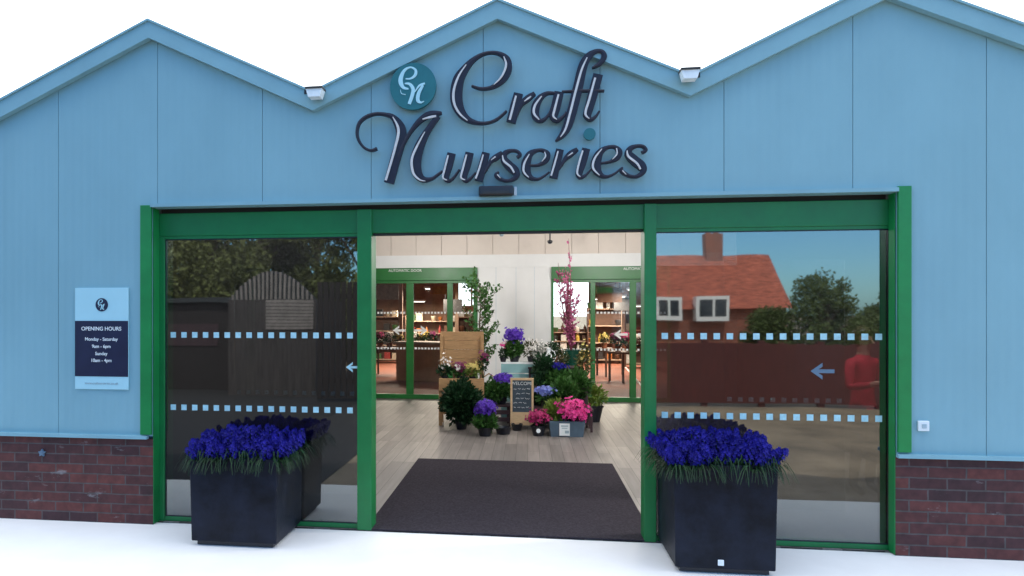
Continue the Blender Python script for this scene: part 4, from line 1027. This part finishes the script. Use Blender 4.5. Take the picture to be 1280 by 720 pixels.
potted('potted_plant', 'white blossom plant on the top step, in front of the white jug', 'plant', (XF(676, YQ + 1.2), YQ + 1.25, Z3), (M['black'], .07, .09), (M['leaf_white'], .15, .05, .36, 300, .04), (M['fl_white'], .16, .1, .38, 90, .018), GR)

# chalkboard
YH = G(652, 537).y; a, c = XF(638, YH), XF(667, YH); zt = P(652, 472.5, YH).z; zm = P(652, 515, YH).z
t = thing('chalkboard', 'pine framed chalkboard sign with chalk writing leaning in the plant display', 'chalkboard', ((a + c) / 2, YH, 0), 0)
hw = (c - a) / 2
for sx in (-hw, hw - .028): b = MB(); b.bbox(sx, sx + .028, -.015, .015, 0, zt, .003); b.build('frame_side', M['pine_pale'], t, local=True)
b = MB(); b.bbox(-hw + .0285, hw - .0285, -.015, .015, zt - .03, zt, .003); b.build('frame_top', M['pine_pale'], t, local=True)
b = MB(); b.box(-hw + .0285, hw - .0285, -.008, .008, zm, zt - .031); b.build('slate', M['slate'], t, local=True)
b = MB(); b.box(-hw + .0285, hw - .0285, -.011, .010, .06, zm - .001); b.build('lower_panel', M['pine_pale'], t, local=True)
tw = text('chalk_heading', 'WELCOME', .062, (a + c) / 2, zt - .075, YH - .0095, M['chalk'], t)
b = MB(); rs = random.Random(3)
for i, z in enumerate([zt - .15, zt - .21, zt - .275, zt - .335, zt - .395]):
    x = -hw + .045 + (.03 if i in (1, 2) else 0)
    while x < hw - .06 - (.04 if i in (1, 2) else 0):
        l_ = rs.uniform(.03, .06); zz = z + rs.uniform(-.003, .003)
        pts = [(x + l_ * q / 6, -.0095, zz + rs.uniform(-.010, .010)) for q in range(7)]
        if x + l_ < hw - .035: b.tube(pts, .0026, 4)
        x += l_ + .018
b.build('chalk_scribble', M['chalk'], t, local=True)
b = MB(); b.tube([(0, .012, zt - .08), (0, .26, .01)], .01, 6); b.build('rear_prop', M['pine_pale'], t, local=True)

# front right: azaleas, trough, others
q = G(673, 546)
t = potted('potted_plant', 'magenta azalea in a black pot with a round white label, right of the chalkboard', 'plant', (q.x, q.y + .1, 0), (M['black'], .095, .13), (M['leaf_dark'], .13, .11, .28, 260, .04), (M['fl_magenta'], .155, .13, .34, 280, .024), GR)
b = MB(); b.lathe([(.028, 0), (.028, .004)], 16); o = b.build('round_label', M['signwhite'], t, local=True); o.rotation_euler = (R(80), 0, 0); o.location = (0.0, -.099, .075)
q0, q1 = G(688, 546), G(724, 544)
t = thing('plant_trough', 'blue grey plant trough with a white price card on the lobby floor', 'trough', ((q0.x + q1.x) / 2 + .02, q0.y + .10, 0), R(3))
wq = (q1.x - q0.x) / 2 + .04
b = MB(); hh = .2; vs_ = []
for s, z, dy in ((.9, 0, .085), (1, hh, .1), (.94, hh, .088), (.94, hh - .04, .088)): vs_ += [(-wq * s, -dy, z), (wq * s, -dy, z), (wq * s, dy, z), (-wq * s, dy, z)]
b.add(vs_, [(0, 3, 2, 1)] + [(k_ * 4 + j, k_ * 4 + (j + 1) % 4, k_ * 4 + 4 + (j + 1) % 4, k_ * 4 + 4 + j) for k_ in range(3) for j in range(4)] + [(12, 13, 14, 15)])
b.build('trough_body', M['trough'], t, local=True)
b = MB(); b.box(-.10, .03, -.112, -.106, .02, .175); cd = b.build('price_card', M['signwhite'], t, local=True)
b = MB(); b.box(-.08, .01, -.1145, -.1125, .135, .15); b.box(-.07, .0, -.1145, -.1125, .11, .12); b.box(-.03, .02, -.1145, -.1125, .05, .085); b.build('card_print', M['lettergrey'], t, local=True)
tx, ty = (q0.x + q1.x) / 2, q0.y + .1
potted('potted_plant', 'large bright pink azalea spilling over the right end of the blue grey trough', 'plant', (tx + .12, ty + .03, .16), None, (M['leaf_dark'], .16, .0, .25, 320, .045), (M['fl_pink'], .22, .0, .33, 420, .030), GR)
potted('potted_plant', 'lime green leafy plant at the left end of the blue grey trough', 'plant', (tx - .12, ty + .08, .16), None, (M['leaf_lime'], .15, .0, .30, 420, .07), None, GR)
potted('potted_plant', 'lavender primula on the low step, above the lime green leaves', 'plant', (XF(683, YQ + .5), YQ + .5, Z1), (M['black'], .08, .1), (M['leaf_mid'], .13, .05, .22, 220, .06), (M['fl_lav'], .16, .16, .29, 190, .026), GR)
potted('potted_plant', 'dark blue flowering plant with broad green leaves on the middle step', 'plant', (XF(698, YQ + .85), YQ + .88, Z2 - .1), (M['black'], .1, .12), (M['leaf_mid'], .2, .0, .36, 620, .085), (M['fl_blue'], .12, .32, .43, 70, .028), GR)
potted('potted_plant', 'broad mid green foliage plant on the low step, behind the pink azalea', 'plant', (XF(706, YQ + .5), YQ + .52, Z1), (M['black'], .09, .11), (M['leaf_mid'], .18, .05, .40, 520, .09), None, GR)
q = G(740, 528)
potted('potted_plant', 'yellow green leafy plant in a black pot at the right end of the display', 'plant', (q.x, q.y + .12, 0), (M['black'], .17, .24), (M['leaf_lime'], .22, .2, .56, 480, .07), None, GR)
potted('potted_plant', 'dark leafy shrub on the top step, right of the teal crate', 'plant', (XF(680, YQ + .95), YQ + .95, Z2), (M['black'], .1, .12), (M['leaf_dark'], .2, .0, .48, 620, .06), None, GR)
potted('potted_plant', 'pale yellow and white flowering plant on the step before the right doors', 'plant', (XF(730, YQ + .9), YQ + .95, Z2), (M['black'], .08, .1), (M['leaf_olive'], .14, .05, .62, 300, .05), (M['fl_yellow'], .13, .1, .6, 40, .02), GR)
potted('potted_plant', 'white flowering stems on the middle step, left of the glazed green pot', 'plant', (XF(690, YQ + 1.2), YQ + 1.25, Z3), (M['terracotta'], .08, .16), (M['leaf_dark'], .14, .15, .36, 240, .05), (M['fl_white'], .15, .16, .4, 40, .015), GR)
b = MB(); b.lathe([(.055, 0), (.075, .06), (.07, .12), (.03, .2), (.026, .25), (.036, .28), (.028, .275), (.02, .22)], 18)
q = P(686, 450, YQ + 1.15)
jg = thing('jug', 'white enamel jug standing among the plants before the white wall', 'jug', (q.x, YQ + 1.15, Z3), 0)
b.build('jug_body', M['signwhite'], jg, local=True, smooth=True)
b = MB(); b.tube([(.03, 0, .25), (.08, 0, .22), (.1, 0, .14), (.07, 0, .08)], .007, 6); b.build('handle', M['signwhite'], jg, local=True)
potted('potted_plant', 'plum flowered hellebore on the lower shelf of the pine stand', 'plant', (XF(604, YD + .1), YD + .05, zt0 - .0), None, (M['leaf_dark'], .09, .12, .34, 130, .05), (M['fl_plum'], .08, .28, .42, 30, .025), GR)

potted('potted_plant', 'leafy green plant on the dark bench between the two violet flowering plants', 'plant', (XF(616, YN + .2), YN + .2, zb_), (M['black'], .07, .08), (M['leaf_mid'], .15, .02, .36, 420, .07), None, GR)
potted('potted_plant', 'dark glossy shrub behind the chalkboard, below the teal crate', 'plant', (XF(672, YH + .35), YH + .38, 0), (M['black'], .12, .2), (M['leaf_dark'], .18, .2, .72, 700, .07), None, GR)
potted('potted_plant', 'grey leaved shrub with tiny white flowers on the top step, above the dark blue flowers', 'plant', (XF(698, YQ + 1.3), YQ + 1.32, Z3 - .12), (M['black'], .08, .1), (M['leaf_olive'], .17, .05, .42, 420, .045), (M['fl_white'], .17, .15, .44, 50, .014), GR)
potted('potted_plant', 'fresh green leafy plant on the middle step beside the lavender primula', 'plant', (XF(722, YQ + .8), YQ + .8, Z1), (M['black'], .08, .1), (M['leaf_mid'], .2, .05, .52, 620, .08), None, GR)
t = thing('wicker_basket', 'tall tan wicker basket standing behind the dark bench', 'basket', (XF(611, YN + .45), YN + .5, 0))
b = MB(); b.lathe([(.09, 0), (.11, .25), (.12, .5), (.125, .52), (.11, .52), (.1, .3), (.001, .28)], 18); b.build('basket_body', M['pine'], t, local=True)
b = MB(); b.tube([(-.115, 0, .5), (-.09, 0, .64), (0, 0, .7), (.09, 0, .64), (.115, 0, .5)], .01, 6); b.build('handle', M['pine'], t, local=True)

# ------------------------------------------------------------------ person standing inside, behind the right window
def person(x, y, hgt, rz):
    t = thing('person', 'person in a red top and dark trousers standing inside behind the right window', 'person', (x, y, 0), rz)
    s = hgt / 1.7
    J = {'pel': ((0, 0, .92), .135), 'wai': ((0, 0, 1.06), .125), 'che': ((0, 0, 1.27), .15), 'nkb': ((0, 0, 1.43), .07), 'nk': ((0, -.01, 1.49), .052), 'hd': ((0, -.015, 1.60), .095), 'hd2': ((0, -.01, 1.66), .085)}
    E = [('pel', 'wai'), ('wai', 'che'), ('che', 'nkb'), ('nkb', 'nk'), ('nk', 'hd'), ('hd', 'hd2')]
    for sd_, n in ((-1, 'l'), (1, 'r')):
        J.update({n + 'sh': ((sd_ * .175, 0, 1.38), .062), n + 'el': ((sd_ * .235, -.05, 1.12), .045), n + 'wr': ((sd_ * .12, -.25, 1.17), .032), n + 'ha': ((sd_ * .07, -.32, 1.19), .036),
                  n + 'hp': ((sd_ * .09, 0, .86), .095), n + 'kn': ((sd_ * .105, -.02, .48), .062), n + 'an': ((sd_ * .11, .02, .09), .042), n + 'to': ((sd_ * .125, -.13, .035), .036)})
        E += [('che', n + 'sh'), (n + 'sh', n + 'el'), (n + 'el', n + 'wr'), (n + 'wr', n + 'ha'), ('pel', n + 'hp'), (n + 'hp', n + 'kn'), (n + 'kn', n + 'an'), (n + 'an', n + 'to')]
    keys = list(J); me = bpy.data.meshes.new('body'); me.from_pydata([tuple(c * s for c in J[k_][0]) for k_ in keys], [(keys.index(a_), keys.index(b_)) for a_, b_ in E], [])
    o = bpy.data.objects.new('body', me); COL.objects.link(o)
    sk = o.modifiers.new('skin', 'SKIN'); ss = o.modifiers.new('sub', 'SUBSURF'); ss.levels = 2
    for i, k_ in enumerate(keys):
        r_ = J[k_][1] * s; f_ = .72 if k_ in ('pel', 'wai', 'che') else 1.0
        me.skin_vertices[0].data[i].radius = (r_, r_ * f_)
        me.skin_vertices[0].data[i].use_root = (k_ == 'pel')
    bpy.context.view_layer.update()
    m2 = bpy.data.meshes.new_from_object(o.evaluated_get(bpy.context.evaluated_depsgraph_get())); bpy.data.objects.remove(o)
    for m in (M['skin'], M['red'], M['jeans'], M['black']): m2.materials.append(m)
    for p in m2.polygons:
        c = p.center / s; p.use_smooth = True
        hand = c.y < -.23 and c.z > 1.0
        p.material_index = 0 if (c.z > 1.45 or hand) else 1 if c.z > .90 else 3 if c.z < .10 else 2
    o = bpy.data.objects.new('body', m2); COL.objects.link(o); o.parent = t
    # hair, face
    b = MB(); prof = []
    bm = bmesh.new(); bmesh.ops.create_uvsphere(bm, u_segments=20, v_segments=14, radius=.108 * s)
    for v in bm.verts:
        if v.co.y < -.035 * s and v.co.z < .045 * s: v.co.y = -.035 * s
        v.co.z *= 1.15
    b.add([v.co + Vector((0, .008, 1.635)) * 1 if False else v.co + Vector((0, .008 * s, 1.632 * s)) for v in bm.verts], [[v.index for v in f.verts] for f in bm.faces]); bm.free()
    b.build('hair', M['hair'], t, local=True, smooth=True)
    for sx in (-1, 1):
        b = MB(); b.lathe([(.001, -.01), (.010, -.005), (.010, .005), (.001, .01)], 8, (sx * .034 * s, -.112 * s, 1.605 * s)); b.build('eye', M['black'], t, local=True)
    b = MB(); b.tube([(0, -.105 * s, 1.61 * s), (0, -.128 * s, 1.575 * s), (0, -.105 * s, 1.565 * s)], [.008, .014, .008], 6); b.build('nose', M['skin'], t, local=True)
pp = P(1092, 450, 1.4)
person(pp.x, 1.6, 1.42, R(25))

# ------------------------------------------------------------------ across the yard (seen in the window reflections)
def RV(x, y, d): q = P(x, y, d); return Vector((q.x, -d, q.z))
# red brown fence
d = 7.6; x0, x1 = RV(812, 400, d).x, RV(1180, 400, d).x; zf = P(960, 430, d).z
t = thing('wooden_fence', 'red brown close boarded fence across the yard', 'fence', ((x0 + x1) / 2, -d, 0))
b = MB(); n = int((x1 - x0) / .14)
for i in range(n): xa = x0 + (x1 - x0) * i / n; b.box(xa + .0005, xa + .1415, -d - .02 - .006 * (i % 2), -d, .05, zf + .01 * math.sin(i * 3.1))
b.build('boards', M['fence'], t)
for i in range(6): xa = x0 + (x1 - x0) * i / 5; b = MB(); b.box(xa - .05, xa + .05, -d - .12, -d - .021, -.05, zf + .04); b.build('post', M['fence'], t)
# house
d = 34; x0, x1 = RV(700, 400, d).x, RV(984, 400, d).x; zr = P(900, 311, d).z; ze = P(900, 384, d).z
hs = thing('house', 'red tiled brick house with white windows across the yard', 'house', ((x0 + x1) / 2, -d, 0))
b = MB(); b.box(x0, x1, -d - 7, -d, 0, ze); b.build('wall', M['housebrick'], hs)
b = MB(); y0, y1, ym = -d + .4, -d - 7.4, -d - 3.5
vs_ = [(x0 - .2, y0, ze - .1), (x1 + .2, y0, ze - .1), (x1 + .2, y1, ze - .1), (x0 - .2, y1, ze - .1), (x0 - .2, ym, zr), (x1 + .2, ym, zr)]
b.add(vs_, [(0, 1, 5, 4), (2, 3, 4, 5), (1, 2, 5), (3, 0, 4), (0, 3, 2, 1)]); rf = b.build('roof', M['tile'], hs)
cx = RV(890, 300, d + 3.5); b = MB(); b.box(cx.x - .45, cx.x + .45, ym - .4, ym + .4, zr - .6, zr + 1.1); b.lathe([(.16, zr + 1.1), (.13, zr + 1.6)], 10, (cx.x - .2, ym, 0)); b.lathe([(.16, zr + 1.1), (.13, zr + 1.6)], 10, (cx.x + .2, ym, 0)); b.build('chimney', M['housebrick'], rf)
for pa_, pb_ in ((818, 850), (866, 908)):
    a, c = RV(pa_, 370, d).x, RV(pb_, 370, d).x; z1_, z0_ = P(870, 370, d).z, P(870, 402, d).z
    b = MB(); b.box(a, c, -d + .0, -d + .7, z0_, z1_); wn = b.build('window', M['upvc'], hs)
    b = MB(); m_ = (a + c) / 2
    for u0, u1 in ((a + .15, m_ - .06), (m_ + .06, c - .15)): b.box(u0, u1, -d + .69, -d + .705, z0_ + .25, z1_ - .18)
    b.build('pane', M['winglass'], wn)
# trees
def tree_mesh(seed, h, r, n, ls, mleaf, zc0=0.25):
    rs = random.Random(seed); random.seed(seed); tr, lf = MB(), MB()
    tr.tube([(0, 0, 0), (rs.uniform(-.1, .1), 0, h * .3), (rs.uniform(-.2, .2), rs.uniform(-.2, .2), h * .85)], [h * .025, h * .018, h * .004], 8)
    cl = []
    for k_ in range(26 if n < 4000 else 48):
        z = h * rs.uniform(zc0, .97); u = (z / h - zc0) / (1 - zc0); rad = r * math.sin(math.pi * (.22 + .74 * u)) ** .8 * rs.uniform(.35, 1); a_ = rs.uniform(0, 6.28)
        e = Vector((math.cos(a_) * rad, math.sin(a_) * rad, z)); tr.tube([(0, 0, z * .6), e * .5 + Vector((0, 0, z * .42)), e], [h * .009, h * .006, h * .002], 5); cl.append((e, r * rs.uniform(.2, .4)))
    for k_ in range(n):
        c, cr = rs.choice(cl); dd = rnd_dir(rs); lf.leaf(c + dd * cr * rs.random() ** .4, rnd_dir(rs), ls * rs.uniform(.7, 1.3), ls * .6)
    return tr, lf
def tree(px, d, ytop, r, seed, label, m, group='trees across the yard', zc0=.25, nleaf=2900):
    q = RV(px, ytop, d); t = thing('tree', label, 'tree', (q.x, -d, 0), 0, group); tr, lf = tree_mesh(seed, q.z, r, nleaf if nleaf > 3000 else 6500, (.19 if nleaf > 3000 else .2) * r / 2.2, m, zc0)
    tr.build('trunk', M['bark'], t, local=True); lf.build('crown', m, t, local=True)
tree(1033, 22, 348, 1.55, 11, 'bushy green tree right of the house across the yard', M['hedge_leaf'], zc0=.1)
tree(968, 24, 392, 1.2, 12, 'low green bush before the house across the yard', M['hedge_leaf'], zc0=.05)
tree(1100, 26, 392, 1.6, 13, 'small tree at the right end of the yard', M['hedge_leaf'], zc0=.05)
tree(1150, 24, 360, 2.0, 14, 'green tree beyond the right end of the fence', M['hedge_leaf'], zc0=.1)
for i, px in enumerate((60, 130, 200, 265, 330, 395, 460, 530)):
    dd = 19 + (i % 3) * 2.5
    tree(px, dd, 225 + 22 * math.sin(i * 2.1), 2.5, 20 + i, 'tall green tree of the row behind the sheds, place %s from the left' % ('one', 'two', 'three', 'four', 'five', 'six', 'seven', 'eight')[i], M['tree_leaf'], 'row of trees behind the sheds', .08, 15000)
# dark sheds on the left
d = 9.0; x0, x1 = RV(90, 400, d).x, RV(318, 400, d).x; zs = P(250, 372, d).z
t = thing('dark_shed', 'long low dark boarded shed on the left of the yard', 'shed', ((x0 + x1) / 2, -d, 0))
b = MB(); b.box(x0, x1, -d - 2.5, -d, -.02, zs - .1); b.build('wall', M['shed'], t)
b = MB(); b.box(x0 - .1, x1 + .1, -d - 2.6, -d + .12, zs - .099, zs); b.build('roof', M['dark'], t)
b = MB(); p_ = RV(206, 385, d); b.box(x0 + 1.0, x1 - .8, -d + .001, -d + .02, .9, 1.35); b.build('boarding', M['maroon'], t)
d = 8.2; x0, x1 = RV(284, 400, d).x, RV(394, 400, d).x; za, zb2 = P(340, 338, d).z, P(340, 374, d).z
t = thing('arched_shed', 'arched shed with upright grey slats in its gable on the left of the yard', 'shed', ((x0 + x1) / 2, -d, 0))
b = MB(); b.box(x0, x1, -d - 2, -d, -.02, zb2); b.build('wall', M['shedgrey'], t)
b = MB(); arc = [(x0 + (x1 - x0) * i / 14, zb2 + .002 + (za - zb2) * math.sin(math.pi * i / 14)) for i in range(15)]
b.prism([(x0, zb2 + .001)] + [(x1, zb2 + .001)] + arc[::-1][1:-1], -d - .06, -d - .04); b.build('gable_backing', M['dark'], t)
b = MB()
for i in range(1, 20):
    xx = x0 + (x1 - x0) * i / 20; hh = (za - zb2) * math.sin(math.pi * i / 20); b.box(xx - .02, xx + .02, -d - .035, -d, zb2 + .002, zb2 + hh)
b.build('gable_slats', M['slat'], t)
d = 7.4; x0, x1 = RV(396, 400, d).x, RV(560, 400, d).x; zs = P(420, 352, d).z
x2, x3 = RV(332, 400, d + .8).x, RV(391, 400, d + .8).x
b = MB()
for i in range(9): zz = P(340, 412, 8.2).z + i * (zb2 - P(340, 412, 8.2).z) / 9; b.box(x2, x3, -8.2 + .002, -8.2 + .02, zz, zz + (zb2 - P(340, 412, 8.2).z) / 9 - .012)
b.build('board_panel', M['slat'], bpy.data.objects['arched_shed'])
t = thing('slatted_gate', 'dark upright slatted gate beside the arched shed', 'gate', ((x0 + x1) / 2, -d, 0))
b = MB(); n = 22
for i in range(n): xa = x0 + (x1 - x0) * i / n; b.box(xa, xa + (x1 - x0) / n * .8, -d - .03, -d, .05, zs)
b.build('slats', M['shed'], t); b = MB(); b.box(x0, x1, -d - .08, -d - .031, .3, .4); b.box(x0, x1, -d - .08, -d - .031, zs - .3, zs - .2); b.build('rails', M['shed'], t)
# dark planted strip in front of the sheds
b = MB(); b.box(-20, -1.9, -14, -1.275, -0.011, -0.006); tag(b.build('tarmac', mat('dark tarmac', (0.013, 0.012, 0.014), .9, .3, 20, bump=.3)), kind='structure')
